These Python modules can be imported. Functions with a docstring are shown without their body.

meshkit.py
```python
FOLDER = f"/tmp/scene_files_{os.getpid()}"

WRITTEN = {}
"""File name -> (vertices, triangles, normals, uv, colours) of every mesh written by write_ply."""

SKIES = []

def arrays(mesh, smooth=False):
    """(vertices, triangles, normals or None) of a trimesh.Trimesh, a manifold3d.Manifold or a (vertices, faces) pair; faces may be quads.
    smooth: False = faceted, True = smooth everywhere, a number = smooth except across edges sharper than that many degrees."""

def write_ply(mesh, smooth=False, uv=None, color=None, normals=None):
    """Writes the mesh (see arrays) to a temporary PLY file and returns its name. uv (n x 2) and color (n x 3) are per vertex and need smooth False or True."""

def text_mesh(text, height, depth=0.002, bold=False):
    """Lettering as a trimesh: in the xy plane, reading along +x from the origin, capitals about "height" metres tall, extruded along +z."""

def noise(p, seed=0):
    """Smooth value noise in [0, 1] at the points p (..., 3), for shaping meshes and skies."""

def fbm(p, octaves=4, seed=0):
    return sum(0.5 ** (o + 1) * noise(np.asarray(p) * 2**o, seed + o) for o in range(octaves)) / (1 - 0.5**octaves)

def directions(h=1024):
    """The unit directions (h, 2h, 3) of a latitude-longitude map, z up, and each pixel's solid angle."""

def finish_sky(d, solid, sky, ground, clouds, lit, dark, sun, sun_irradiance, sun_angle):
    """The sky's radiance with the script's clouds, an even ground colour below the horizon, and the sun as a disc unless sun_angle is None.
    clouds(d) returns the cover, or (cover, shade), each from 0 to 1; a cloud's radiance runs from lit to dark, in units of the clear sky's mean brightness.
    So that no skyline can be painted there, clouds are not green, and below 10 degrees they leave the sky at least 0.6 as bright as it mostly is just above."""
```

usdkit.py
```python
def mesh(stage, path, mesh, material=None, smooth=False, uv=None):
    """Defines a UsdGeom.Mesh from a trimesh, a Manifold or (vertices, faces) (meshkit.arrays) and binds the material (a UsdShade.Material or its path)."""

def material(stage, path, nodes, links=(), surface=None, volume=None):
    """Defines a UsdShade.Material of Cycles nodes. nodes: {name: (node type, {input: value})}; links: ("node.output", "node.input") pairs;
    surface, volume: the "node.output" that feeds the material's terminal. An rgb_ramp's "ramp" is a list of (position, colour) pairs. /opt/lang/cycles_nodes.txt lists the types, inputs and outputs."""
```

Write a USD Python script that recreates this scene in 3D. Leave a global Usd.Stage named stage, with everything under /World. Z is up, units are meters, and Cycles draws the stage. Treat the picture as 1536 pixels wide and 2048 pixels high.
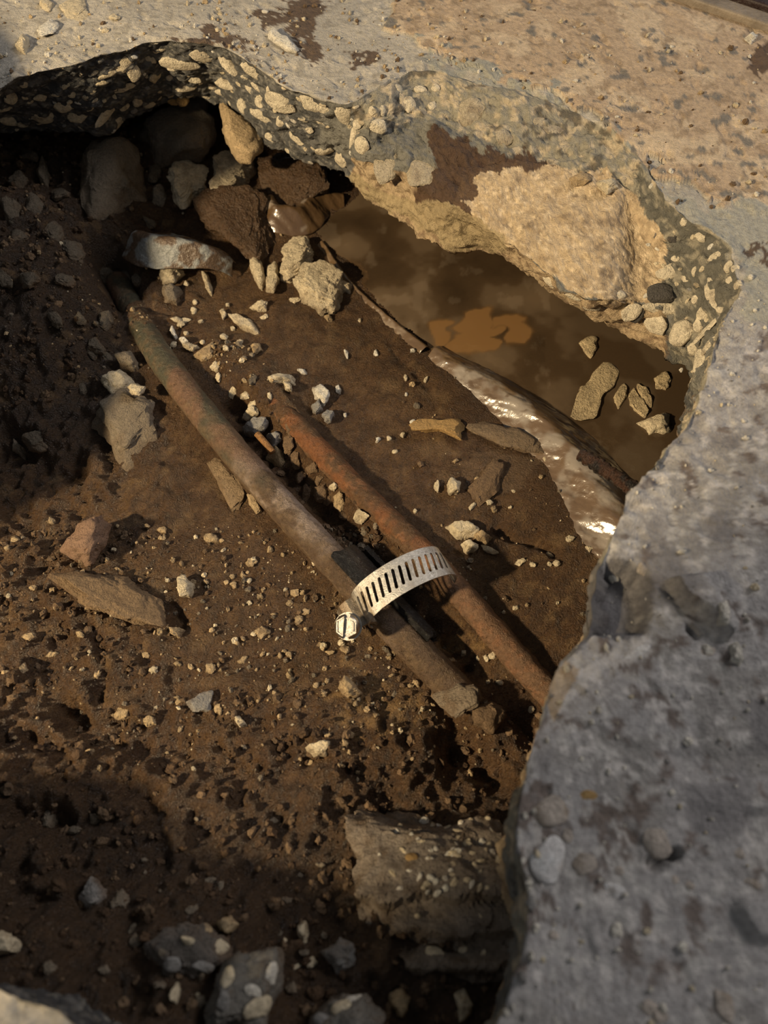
import math, random
import numpy as np, trimesh, shapely
from shapely.geometry import Polygon, LineString
from scipy.spatial import cKDTree
from scipy.interpolate import RBFInterpolator, PchipInterpolator
from scipy.ndimage import gaussian_filter1d
from pxr import Usd, UsdGeom, UsdLux, UsdShade, Gf, Sdf, Vt
import usdkit, meshkit
from meshkit import fbm, noise

# ------------------------------------------------------------------ stage, camera, lights, exposure
SC = 0.60                 # layout units -> metres
stage = Usd.Stage.CreateInMemory()
UsdGeom.SetStageUpAxis(stage, UsdGeom.Tokens.z)
UsdGeom.SetStageMetersPerUnit(stage, 1.0)
UsdGeom.Xform.Define(stage, '/World')
UsdGeom.Scope.Define(stage, '/World/Looks')
TH = math.radians(30.0)
CAM = np.array([0.0, -0.25, 0.33])
RGT, UPV, FWD = np.array([1., 0, 0]), np.array([0, math.cos(TH), math.sin(TH)]), np.array([0, math.sin(TH), -math.cos(TH)])
FPX = 1536.0
cam = UsdGeom.Camera.Define(stage, '/World/camera')
M = Gf.Matrix4d(1.0)
for r, v in enumerate((RGT, UPV, -FWD, CAM * SC)):
    M.SetRow(r, Gf.Vec4d(*map(float, v), 1.0 if r == 3 else 0.0))
cam.AddTransformOp().Set(M)
cam.CreateFocalLengthAttr(6.86); cam.CreateHorizontalApertureAttr(6.86); cam.CreateVerticalApertureAttr(6.86 * 4 / 3)
cam.CreateClippingRangeAttr(Gf.Vec2f(0.01, 50))
cam.CreateFStopAttr(2.9); cam.CreateFocusDistanceAttr(0.53 * SC)
EXPOSURE = 0.0
cam.CreateExposureAttr(EXPOSURE)

def look_matrix(pos, target):
    pos, target = np.asarray(pos, float), np.asarray(target, float)
    z = pos - target; z /= np.linalg.norm(z)
    x = np.cross([0, 0, 1.0], z); x /= np.linalg.norm(x); y = np.cross(z, x)
    m = Gf.Matrix4d(1.0)
    for r, v in enumerate((x, y, z, pos)):
        m.SetRow(r, Gf.Vec4d(*map(float, v), 1.0 if r == 3 else 0.0))
    return m
# warm work lamp standing on the floor to the left of the hole, its beam edge falls across the near slab
LAMP = np.array([-1.02, -0.50, 0.66])
BEAM_AT = LAMP + np.array([0.227, 0.706, -0.670])
lamp = UsdLux.SphereLight.Define(stage, '/World/work_lamp')
lamp.CreateRadiusAttr(0.035 * SC); lamp.CreateIntensityAttr(2600.0); lamp.CreateColorAttr(Gf.Vec3f(1.0, 0.77, 0.47))
lamp.AddTransformOp().Set(look_matrix(LAMP * SC, BEAM_AT * SC))
sh = UsdLux.ShapingAPI.Apply(lamp.GetPrim()); sh.CreateShapingConeAngleAttr(45.0); sh.CreateShapingConeSoftnessAttr(0.07)
# cool room light from the far right
room = UsdLux.RectLight.Define(stage, '/World/room_light')
room.CreateWidthAttr(0.45); room.CreateHeightAttr(0.4); room.CreateIntensityAttr(17.5); room.CreateColorAttr(Gf.Vec3f(1.0, 0.93, 0.90))
room.AddTransformOp().Set(look_matrix((1.1, 0.5, 0.95), (0.1, 0, 0)))
dome = UsdLux.DomeLight.Define(stage, '/World/ambient')
dome.CreateIntensityAttr(0.05); dome.CreateColorAttr(Gf.Vec3f(0.95, 0.97, 1.0))

# ------------------------------------------------------------------ helpers
def ray(px, py):
    return FWD + (np.asarray(px, float)[..., None] - 768) / FPX * RGT - (np.asarray(py, float)[..., None] - 1024) / FPX * UPV
def at_z(px, py, z):
    d = ray(px, py); t = (np.asarray(z, float) - CAM[2]) / d[..., 2]
    return CAM + d * t[..., None]
def project(p):
    q = np.asarray(p, float) - CAM
    dep = q @ FWD
    return 768 + FPX * (q @ RGT) / dep, 1024 - FPX * (q @ UPV) / dep, dep

used = {}
def numbered(name, parent='/World'):
    k = used.get((parent, name), 0); used[(parent, name)] = k + 1
    return f'{parent}/{name}' + (f'_{k:03d}' if k else '')
def data(prim, **kw):
    for k, v in kw.items():
        if v: prim.SetCustomDataByKey(k, v)
def colour(mesh_prim, col):
    UsdGeom.PrimvarsAPI(mesh_prim).CreatePrimvar('col', Sdf.ValueTypeNames.Color3fArray, 'vertex').Set(Vt.Vec3fArray.FromNumpy(np.asarray(col, np.float32)))
def scalar(mesh_prim, name, val):
    UsdGeom.PrimvarsAPI(mesh_prim).CreatePrimvar(name, Sdf.ValueTypeNames.FloatArray, 'vertex').Set(Vt.FloatArray.FromNumpy(np.asarray(val, np.float32)))
def obj(name, mesh, material, parent='/World', col=None, smooth=False, base=None, **attrs):
    """one Mesh prim; layout units in, metres out. base: the point its transform stands at."""
    v, f = (mesh.vertices, mesh.faces) if hasattr(mesh, 'vertices') else mesh
    v = np.asarray(v, float)
    path = numbered(name, parent)
    base = np.zeros(3) if base is None else np.asarray(base, float)
    if smooth is not True and smooth and col is not None and np.ndim(col) == 2:      # splitting at creases reorders the points: carry the colours along
        v2 = meshkit.arrays(((v - base) * SC, f), smooth)[0]
        col = np.asarray(col)[cKDTree((v - base) * SC).query(v2)[1]]
        m = usdkit.mesh(stage, path, ((v - base) * SC, f), material, smooth=smooth)
        v = v2
    else: m = usdkit.mesh(stage, path, ((v - base) * SC, f), material, smooth=smooth)
    if np.any(base): m.AddTranslateOp().Set(Gf.Vec3d(*map(float, base * SC)))
    if col is not None: colour(m, np.broadcast_to(col, v.shape))
    data(m.GetPrim(), **attrs)
    return m
def holder(name, base=(0, 0, 0), **attrs):
    x = UsdGeom.Xform.Define(stage, numbered(name))
    if np.any(np.asarray(base)): x.AddTranslateOp().Set(Gf.Vec3d(*[float(b) * SC for b in base]))
    data(x.GetPrim(), **attrs)
    return str(x.GetPath())
def inpoly(poly, x, y):
    return shapely.contains_xy(Polygon(poly).buffer(0), x, y)
def sstep(a, b, x):
    t = np.clip((x - a) / (b - a), 0, 1); return t * t * (3 - 2 * t)
def lerp(a, b, t):
    t = np.asarray(t)[..., None]; return np.asarray(a) * (1 - t) + np.asarray(b) * t

# ------------------------------------------------------------------ materials
def mat(name, rough=0.6, spec=0.5, grain=(900, 0.25), bumps=((350, 0.0012), (1400, 0.0004)), col=None, rough_var=0.0, metallic=0.0, coat=0.0, rscale=500, strength=1.0, speck=None):
    n = {'pos': ('geometry', {}), 'p': ('principled_bsdf', {'roughness': rough, 'specular_ior_level': spec, 'metallic': metallic, 'coat_weight': coat, 'coat_roughness': 0.12})}
    l = []
    if col is None:
        n['c'] = ('attribute', {'attribute': 'col'}); src = 'c.color'
    else:
        n['c'] = ('color', {'value': col}); src = 'c.color'
    if grain:
        n['gn'] = ('noise_texture', {'scale': grain[0], 'detail': 6, 'roughness': 0.65})
        n['gr'] = ('map_range', {'from_min': 0.25, 'from_max': 0.75, 'to_min': 1 - grain[1], 'to_max': 1 + grain[1]})
        n['gm'] = ('mix_color', {'blend_type': 'multiply', 'fac': 1.0})
        l += [('pos.position', 'gn.vector'), ('gn.fac', 'gr.value'), (src, 'gm.a'), ('gr.result', 'gm.b')]
        src = 'gm.result'
    if speck:
        n['sv'] = ('noise_texture', {'scale': speck[0], 'detail': 3, 'roughness': 0.6})
        n['sr'] = ('map_range', {'from_min': speck[1], 'from_max': speck[1] + 0.05, 'to_min': 0, 'to_max': 1, 'clamp': True})
        n['sm'] = ('mix_color', {'blend_type': 'mix', 'b': speck[2]})
        l += [('pos.position', 'sv.vector'), ('sv.fac', 'sr.value'), ('sr.result', 'sm.fac'), (src, 'sm.a')]
        src = 'sm.result'
    l.append((src, 'p.base_color'))
    if rough_var:
        n['rn'] = ('noise_texture', {'scale': rscale, 'detail': 4})
        n['rr'] = ('map_range', {'from_min': 0.3, 'from_max': 0.7, 'to_min': rough - rough_var, 'to_max': rough + rough_var, 'clamp': True})
        l += [('pos.position', 'rn.vector'), ('rn.fac', 'rr.value'), ('rr.result', 'p.roughness')]
    prev = None
    for i, (s, d) in enumerate(bumps):
        n[f'bn{i}'] = ('noise_texture', {'scale': s, 'detail': 5, 'roughness': 0.6})
        n[f'b{i}'] = ('bump', {'distance': d, 'strength': strength})
        l += [('pos.position', f'bn{i}.vector'), (f'bn{i}.fac', f'b{i}.height')]
        if prev: l.append((prev, f'b{i}.normal'))
        prev = f'b{i}.normal'
    if prev: l.append((prev, 'p.normal'))
    return usdkit.material(stage, '/World/Looks/' + name, n, l, surface='p.BSDF')

M_MUD = mat('mud', 0.42, 0.55, (700, 0.35), ((320, 0.0035), (1300, 0.0022)), rough_var=0.17, rscale=900, speck=(1500, 0.685, (0.36, 0.28, 0.17)))
M_SLAB = mat('concrete', 0.75, 0.3, (520, 0.28), ((420, 0.0012), (1700, 0.0005)), rough_var=0.1)
M_ROCK = mat('stone', 0.72, 0.35, (800, 0.3), ((420, 0.002), (1500, 0.0008)))
M_WETROCK = mat('wet_stone', 0.38, 0.5, (700, 0.3), ((380, 0.0025), (1300, 0.0012)), rough_var=0.15)
M_WETMUD = mat('wet_mud', 0.25, 0.6, (700, 0.35), ((260, 0.003), (900, 0.0015)), rough_var=0.12)
M_COPPER = mat('mud_stained_copper', 0.36, 0.55, (650, 0.45), ((450, 0.0014), (1900, 0.0007)), rough_var=0.14, metallic=0.15, speck=(1700, 0.69, (0.40, 0.32, 0.22)))
M_STEEL = mat('brushed_steel', 0.3, 0.5, (1500, 0.12), ((2500, 0.00008),), col=(0.46, 0.43, 0.385), metallic=1.0, rough_var=0.08)
M_DIRTSTEEL = mat('muddy_steel', 0.34, 0.5, (900, 0.3), ((1800, 0.0003),), metallic=0.7, rough_var=0.12)
M_RUBBER = mat('black_rubber', 0.2, 0.6, (900, 0.3), ((500, 0.0016), (2000, 0.0004)), col=(0.012, 0.012, 0.012), rough_var=0.14)
M_RUST = mat('rusty_iron', 0.4, 0.5, (600, 0.5), ((500, 0.002), (1500, 0.0007)), rough_var=0.18)
M_WOOD = mat('dark_wood', 0.55, 0.4, (140, 0.35), ((300, 0.0008),))

# ------------------------------------------------------------------ the broken slab: rings of the hole's edge
def W(x, y): return (float(x), float(y))
Z_A, Z_B, Z_C, Z_D = 0.0, -0.022, -0.047, -0.078
st = []                                   # stations, each the four ring points
def flat(xy, und=0.006, out=None):
    st.append(('w', np.array(xy, float), und))
def face(A, D, B=None, C=None, zs=None):
    zs = zs or (Z_A, Z_B, Z_C, Z_D)
    a = at_z(*A, zs[0]); d = at_z(*D, zs[3])
    b = at_z(*B, zs[1]) if B else a + (d - a) * 0.30
    c = at_z(*C, zs[2]) if C else a + (d - a) * 0.64
    st.append(('f', np.array([a, b, c, d])))
for xy in ((-.435, -.15), (-.415, -.085), (-.345, -.02), (-.328, .03), (-.345, .10), (-.37, .18), (-.345, .235)):
    flat(xy)
face((-60, 198), (-60, 262)); face((60, 147), (60, 266)); face((160, 122), (190, 272)); face((262, 95), (285, 228))
face((325, 82), (345, 216)); face((430, 92), (430, 213)); face((500, 125), (520, 290)); face((590, 182), (600, 327)); face((690, 205), (690, 356))
ZS = (0, -.010, -.036, -.078)
face((760, 176), (735, 395), (742, 245), (727, 325), ZS); face((835, 140), (800, 447), (828, 215), (812, 342), ZS)
face((960, 165), (880, 497), (935, 240), (885, 410), ZS); face((1110, 205), (1000, 512), (1060, 288), (955, 445), ZS)
face((1230, 275), (1110, 592), (1160, 335), (1050, 522), ZS); face((1290, 332), (1212, 640), (1230, 372), (1180, 602), ZS)
face((1350, 415), (1300, 692), (1300, 470), (1285, 612)); face((1462, 497), (1368, 742), (1392, 542), (1368, 640))
face((1482, 562), (1388, 782), (1432, 604), (1402, 682)); face((1442, 652), (1368, 826), (1420, 690), (1392, 768))
for p in ((1405, 775), (1345, 888), (1292, 962), (1243, 1022), (1212, 1100), (1186, 1180), (1180, 1245), (1132, 1310), (1102, 1390), (1072, 1470), (1058, 1540), (1040, 1600), (1034, 1680), (1054, 1760), (1056, 1850), (1042, 1920), (1012, 2010), (960, 2075)):
    flat(at_z(*p, 0.0)[:2], 0.014)
for xy in ((.015, -.300), (-.06, -.287), (-.103, -.2735), (-.142, -.260), (-.205, -.248), (-.285, -.218), (-.37, -.19)):
    flat(xy)
CEN = np.array([0.02, 0.04])
rings = []
n = len(st)
for s in st:
    if s[0] == 'w':
        xy = s[1]; o = xy - CEN; o /= np.linalg.norm(o)
        rings.append(np.array([[*xy, Z_A], [*(xy + o * s[2] * .2), Z_B], [*(xy + o * s[2] * .5), Z_C], [*(xy + o * s[2]), Z_D]]))
    else: rings.append(s[1])
rings = np.array(rings)                                             # n x 4 x 3
seg = np.linalg.norm(np.roll(rings[:, 0], -1, 0) - rings[:, 0], axis=1) * 0.6 + np.linalg.norm(np.roll(rings[:, 3], -1, 0) - rings[:, 3], axis=1) * 0.4
ucum = np.concatenate([[0], np.cumsum(seg)])
NU = 1400
tot = ucum[-1]
# more samples where the camera looks
us = np.linspace(0, tot, NU, endpoint=False)
ext = np.concatenate([rings[-3:], rings, rings[:3]]); eu = np.concatenate([ucum[-4:-1] - tot, ucum[:-1], ucum[:3] + tot])
R = PchipInterpolator(eu, ext.reshape(len(ext), -1))(us).reshape(NU, 4, 3)
R[:, :, :2] = gaussian_filter1d(R[:, :, :2], 2.0, axis=0, mode='wrap')
# ragged break lines, each ring its own
for k, amp in enumerate((0.0045, 0.006, 0.006, 0.006)):
    o = R[:, k, :2] - CEN; o /= np.linalg.norm(o, axis=1, keepdims=True)
    rag = (fbm(np.c_[R[:, k, :2] * 28, np.full(NU, 3.1 * k)], 4, 11 + k) - .5) * 2 * amp + (fbm(np.c_[R[:, k, :2] * 110, np.full(NU, 7.7 * k)], 3, 31 + k) - .5) * amp
    R[:, k, :2] += o * rag[:, None]
    if k: R[:, k, 2] += (fbm(np.c_[R[:, k, :2] * 30, np.full(NU, 1.3)], 3, 61 + k) - .5) * 0.012
A0, D0 = R[:, 0], R[:, 3]
outd = A0[:, :2] - CEN; outd /= np.linalg.norm(outd, axis=1, keepdims=True)
rows, kind = [], []
tt = np.cumsum(np.concatenate([[0], np.full(20, .0012), np.full(130, .0019), .0019 * 1.095 ** np.arange(1, 41)]))
NT = len(tt) - 1
for t in tt[::-1]:
    rows.append(np.c_[A0[:, :2] + outd * t, np.zeros(NU)]); kind.append(0)
fv = np.concatenate([np.linspace(0, 1, 36)[1:], np.linspace(1, 2, 75)[1:], np.linspace(2, 3, 34)[1:]])
ip = PchipInterpolator(np.arange(4), R.transpose(1, 0, 2), axis=0)
lin = lambda x: R[:, int(min(x, 2.9999))] * (1 - (x - int(min(x, 2.9999)))) + R[:, int(min(x, 2.9999)) + 1] * (x - int(min(x, 2.9999)))
for x in fv:
    rows.append(0.5 * ip(x) + 0.5 * lin(x)); kind.append(1)
oD = D0[:, :2] - CEN; oD /= np.linalg.norm(oD, axis=1, keepdims=True)
for t in np.array([.004, .010, .018, .03, .045, .065, .09, .12, .16, .22, .3, .42, .6]):
    rows.append(np.c_[D0[:, :2] + oD * t, D0[:, 2] - 0.014 * min(1, t / .05)]); kind.append(2)
P = np.array(rows)                                                  # rows x NU x 3
NR = len(P); KIND = np.array(kind)
FV = np.concatenate([np.zeros(NT + 1), fv, np.full(13, 3.0)])
idx = np.arange(NR * NU).reshape(NR, NU)
a, b, c, d = idx[:-1], np.roll(idx[:-1], -1, 1), np.roll(idx[1:], -1, 1), idx[1:]
SF = np.concatenate([np.stack([a, d, c], -1).reshape(-1, 3), np.stack([a, c, b], -1).reshape(-1, 3)])
V = P.reshape(-1, 3)
def vnormals(v, f):
    nn = np.zeros_like(v); fc = np.cross(v[f[:, 1]] - v[f[:, 0]], v[f[:, 2]] - v[f[:, 0]])
    for k in range(3): np.add.at(nn, f[:, k], fc)
    return nn / np.maximum(np.linalg.norm(nn, axis=1, keepdims=True), 1e-20)
N0 = vnormals(V, SF)
if N0[idx[10, 10], 2] < 0: SF = SF[:, ::-1]; N0 = -N0
kk = np.repeat(KIND, NU); vv = np.repeat(FV, NU)
px, py, dep = project(V)
px0, py0 = px.copy(), py.copy()
edge = np.repeat(np.concatenate([tt[::-1], np.zeros(NR - NT - 1)]), NU)
# relief: broken faces are lumpy, the top is worn with pits, blisters, a scabbed rim
facew = np.where(kk == 1, sstep(0, .25, vv), np.where(kk == 2, 1.0, 0.0))
ledge_soft = np.where(inpoly([(925, 345), (985, 325), (1080, 322), (1210, 345), (1275, 390), (1330, 470), (1340, 560), (1300, 600), (1180, 602), (1060, 530), (960, 455), (900, 440)], px, py), .42, 1.0)
lump = (fbm(V * 55, 4, 3) - .5) * .013 + (fbm(V * 190, 4, 5) - .5) * .0055 + (np.abs(fbm(V * 100, 3, 8) - .5)) * -.008
top = kk == 0
wear = (fbm(V * 45, 4, 21) - .5) * .0013 + (fbm(V * 260, 3, 23) - .5) * .0006 * sstep(.45, .6, fbm(V * 25, 3, 24))
rim = np.exp(-edge / .014) * (fbm(V * 70, 3, 25) - .55) * .010
tanmask = inpoly([(770, -300), (2600, -300), (2600, 420), (1536, 430), (1410, 395), (1290, 325), (1120, 190), (960, 140), (780, 70)], px + (fbm(V * 60, 3, 41) - .5) * 60, py + (fbm(V * 60, 3, 42) - .5) * 60) & top
scab = tanmask * .0022
pit = -sstep(.66, .76, fbm(V * 120, 2, 55)) * .0013
# chipped corner, step and flake on the near slab
def dent(poly, depth, soft=14):
    g = Polygon(poly); pts = shapely.points(px, py)
    near = (px > min(p[0] for p in poly) - 40) & (px < max(p[0] for p in poly) + 40) & (py > min(p[1] for p in poly) - 40) & (py < max(p[1] for p in poly) + 40) & top
    out = np.zeros(len(px))
    dd = shapely.distance(pts[near], g.boundary) * np.where(shapely.contains_xy(g, px[near], py[near]), 1, -1)
    out[near] = sstep(-soft * .3, soft, dd + (fbm(V[near] * 120, 3, 77) - .5) * 24) * depth
    return out
chipc = [(1170, 1130), (1225, 1120), (1285, 1140), (1305, 1200), (1290, 1265), (1230, 1275), (1180, 1260), (1130, 1310)]
flake = [(1455, 1815), (1480, 1790), (1600, 1800), (1600, 1880), (1500, 1878)]
stepp = [(1335, 1160), (1400, 1150), (1440, 1190), (1470, 1260), (1455, 1275), (1400, 1230), (1350, 1195)]
extra = dent(chipc, -.011, 22) + dent(flake, .0045, 5) + dent(stepp, .008, 7) + dent([(1480, 1630), (1600, 1600), (1600, 1700), (1500, 1690)], -.004, 10) \
    + dent([(1290, 1725), (1325, 1708), (1355, 1700), (1352, 1712), (1318, 1728), (1310, 1752)], -.008, 5) + dent([(1330, 1178), (1345, 1180), (1390, 1255), (1400, 1280), (1380, 1268)], -.009, 6) + dent([(1300, 1500), (1600, 1480), (1600, 1580), (1400, 1570)], -.0025, 30)
disp = np.where(top, wear + rim + scab + pit + extra, (lump * ledge_soft + (np.abs(fbm(V * 330, 3, 9) - .5) - .12) * .0035) * facew)
V = V + N0 * disp[:, None]
SLABN = vnormals(V, SF)
# ---- colour of the slab itself
jx, jy = (fbm(V * 80, 5, 91) - .5) * 110 + (fbm(V * 500, 3, 93) - .5) * 22, (fbm(V * 80, 5, 92) - .5) * 110 + (fbm(V * 500, 3, 94) - .5) * 22
qx, qy = px + jx, py + jy
m1, m2, m3 = fbm(V * 40, 4, 101), fbm(V * 160, 4, 102), fbm(V * 420, 3, 103)
C = np.zeros_like(V); C[:] = (.40, .37, .315)
C = lerp(C, (.47, .43, .36), sstep(.45, .6, m1)); C = lerp(C, (.25, .225, .18), sstep(.57, .68, m2) * .5)
def paint(mask, col, w=1.0):
    global C
    C = lerp(C, col, np.asarray(mask, float) * w)
near = sstep(560, 760, py + (px - 1400) * .4) * (px > 900) * top
paint(near, (.37, .355, .345)); 
paint(near * sstep(.5, .62, m1), (.29, .275, .255), .8)
paint(near * sstep(.60, .66, fbm(V * 110, 5, 111)), (.13, .095, .075), .8); paint(near * sstep(.56, .66, m3), (.24, .225, .215), .7); paint(near * sstep(.60, .66, fbm(V * 210, 4, 112)), (.52, .5, .47), .7)
paint(near * sstep(.66, .72, m2), (.58, .55, .52), .8)
paint(near * sstep(.62, .7, fbm(V * 30, 3, 113)), (.2, .19, .19), .8)
paint(tanmask, (.47, .355, .24)); paint(tanmask * sstep(.48, .6, m1), (.57, .45, .31)); paint(tanmask * sstep(.54, .64, m2), (.31, .23, .15), .85)
paint(tanmask * sstep(.665, .70, fbm(V * 130, 2, 117)), (.16, .155, .14), .85)
grey1 = [(815, 82), (960, 140), (1120, 192), (1135, 235), (1250, 300), (1230, 335), (1130, 275), (1010, 228), (960, 180), (870, 130)]
paint(inpoly(grey1, qx, qy) & (kk < 2), (.33, .32, .27)); 
grey2 = [(1300, 340), (1345, 395), (1420, 425), (1500, 400), (1640, 430), (1640, 640), (1490, 640), (1488, 560), (1462, 490), (1400, 470), (1360, 420)]
paint(inpoly(grey2, px + jx * .4, py + jy * .4) & top, (.36, .35, .30))
stain = [[(555, -20), (640, -20), (632, 60), (625, 125), (605, 130), (600, 60), (560, 40)], [(705, 110), (735, 95), (750, 115), (735, 150), (712, 140)], [(505, 30), (560, 15), (565, 50), (520, 60)], [(350, 65), (430, 60), (520, 110), (430, 90)],
         [(1490, 105), (1536, 90), (1560, 150), (1520, 170), (1495, 150)], [(1490, 505), (1515, 495), (1520, 525), (1495, 530)], [(1525, 490), (1550, 488), (1550, 510), (1528, 508)]]
for s in stain: paint(inpoly(s, px + jx * .8, py + jy * .8) & (kk < 2), (.085, .05, .03), .9)
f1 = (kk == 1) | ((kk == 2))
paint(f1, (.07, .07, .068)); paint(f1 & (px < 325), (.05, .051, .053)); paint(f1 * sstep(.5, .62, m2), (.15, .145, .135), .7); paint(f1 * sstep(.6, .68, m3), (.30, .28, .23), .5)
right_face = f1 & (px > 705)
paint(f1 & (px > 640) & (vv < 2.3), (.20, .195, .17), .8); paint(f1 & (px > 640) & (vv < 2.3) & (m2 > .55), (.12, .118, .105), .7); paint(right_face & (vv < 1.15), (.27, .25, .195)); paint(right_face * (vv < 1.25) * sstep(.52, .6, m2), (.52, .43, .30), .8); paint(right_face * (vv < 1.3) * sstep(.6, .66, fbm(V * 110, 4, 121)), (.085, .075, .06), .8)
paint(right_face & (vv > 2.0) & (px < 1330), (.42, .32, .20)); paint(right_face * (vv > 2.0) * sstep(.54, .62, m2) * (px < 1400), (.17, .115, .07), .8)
ledge = [(925, 345), (985, 325), (1080, 322), (1210, 345), (1275, 390), (1330, 470), (1340, 560), (1300, 600), (1180, 602), (1060, 530), (960, 455), (900, 440)]
lm = inpoly(ledge, px + jx * .5, py + jy * .5) & (kk == 1)
paint(lm, (.49, .38, .245)); paint(lm * sstep(.5, .6, m2), (.39, .295, .185), .8); paint(lm * sstep(.58, .66, m3), (.68, .55, .37), .7); paint(lm * sstep(.66, .7, m2), (.20, .15, .10), .7)
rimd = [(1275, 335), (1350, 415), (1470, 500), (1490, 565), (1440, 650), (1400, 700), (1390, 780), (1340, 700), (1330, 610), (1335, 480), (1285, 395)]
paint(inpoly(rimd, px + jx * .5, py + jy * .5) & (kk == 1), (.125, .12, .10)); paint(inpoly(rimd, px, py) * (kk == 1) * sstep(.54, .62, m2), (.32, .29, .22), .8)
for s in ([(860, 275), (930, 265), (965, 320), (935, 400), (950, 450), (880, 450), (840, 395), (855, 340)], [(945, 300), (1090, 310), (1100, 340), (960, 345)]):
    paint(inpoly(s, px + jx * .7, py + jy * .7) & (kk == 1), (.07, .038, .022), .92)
paint(inpoly([(880, 400), (1010, 470), (1010, 510), (900, 495), (800, 440), (700, 360), (690, 330), (790, 400)], px + jx * .4, py + jy * .4) & (kk == 1), (.34, .27, .155), .85)
paint(inpoly(chipc, px + jx * .5, py + jy * .5) * 1.0, (.12, .115, .12), .8)
paint(inpoly([(1230, 1330), (1150, 1390), (1100, 1440), (1120, 1400), (1190, 1320), (1300, 1280), (1310, 1310)], px + jx * .5, py + jy * .5) & top, (.52, .5, .48), .7)
paint(inpoly([(1080, 1380), (1130, 1320), (1160, 1340), (1110, 1440)], px, py) & (kk < 2) , (.42, .30, .17), .6)
paint(inpoly([(1450, 1815), (1478, 1788), (1640, 1795), (1640, 1885), (1500, 1882)], px, py) & top, (.36, .345, .335))
C = np.clip(C * (.86 + .28 * m3[:, None]), .01, .8)
FLOOR = holder('floor', label='broken concrete floor slab with tan skim coat around the jagged hole', category='floor', kind='structure')
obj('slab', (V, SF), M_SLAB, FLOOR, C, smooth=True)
SLABV, SLABC = V, C

# ------------------------------------------------------------------ the mud at the bottom of the hole
ctl = [(650, 1000, -.133), (850, 1200, -.132), (1000, 1150, -.130), (1100, 1300, -.131), (560, 900, -.135), (300, 1250, -.128), (500, 1250, -.131), (100, 1250, -.123), (600, 1400, -.129), (800, 1450, -.128), (960, 1510, -.134),
       (200, 1500, -.121), (500, 1550, -.123), (800, 1570, -.122), (200, 1700, -.106), (500, 1700, -.106), (700, 1750, -.103), (900, 1800, -.1), (200, 1850, -.083), (500, 1850, -.083), (300, 1980, -.058), (600, 2000, -.063), (900, 2020, -.063), (100, 2040, -.048), (0, 1700, -.1),
       (100, 1050, -.136), (60, 900, -.143), (150, 800, -.128), (50, 650, -.102), (150, 550, -.098), (60, 450, -.092), (230, 650, -.128), (250, 850, -.137), (0, 320, -.1), (300, 350, -.12), (-200, 800, -.12), (-200, 1300, -.115),
       (400, 480, -.134), (500, 530, -.136), (600, 600, -.133), (750, 700, -.133), (450, 700, -.131), (480, 440, -.123), (600, 360, -.122), (660, 450, -.132), (720, 470, -.136),
       (820, 560, -.142), (950, 650, -.150), (1100, 700, -.156), (1250, 800, -.156), (1230, 900, -.152), (1010, 740, -.147), (1150, 820, -.150), (1330, 880, -.15),
       (740, 610, -.1285), (830, 690, -.128), (900, 760, -.1265), (1000, 850, -.1265), (1090, 930, -.1265), (1180, 1030, -.126), (860, 860, -.129), (1000, 980, -.128), (1130, 1120, -.127), (1150, 1230, -.129)]
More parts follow.
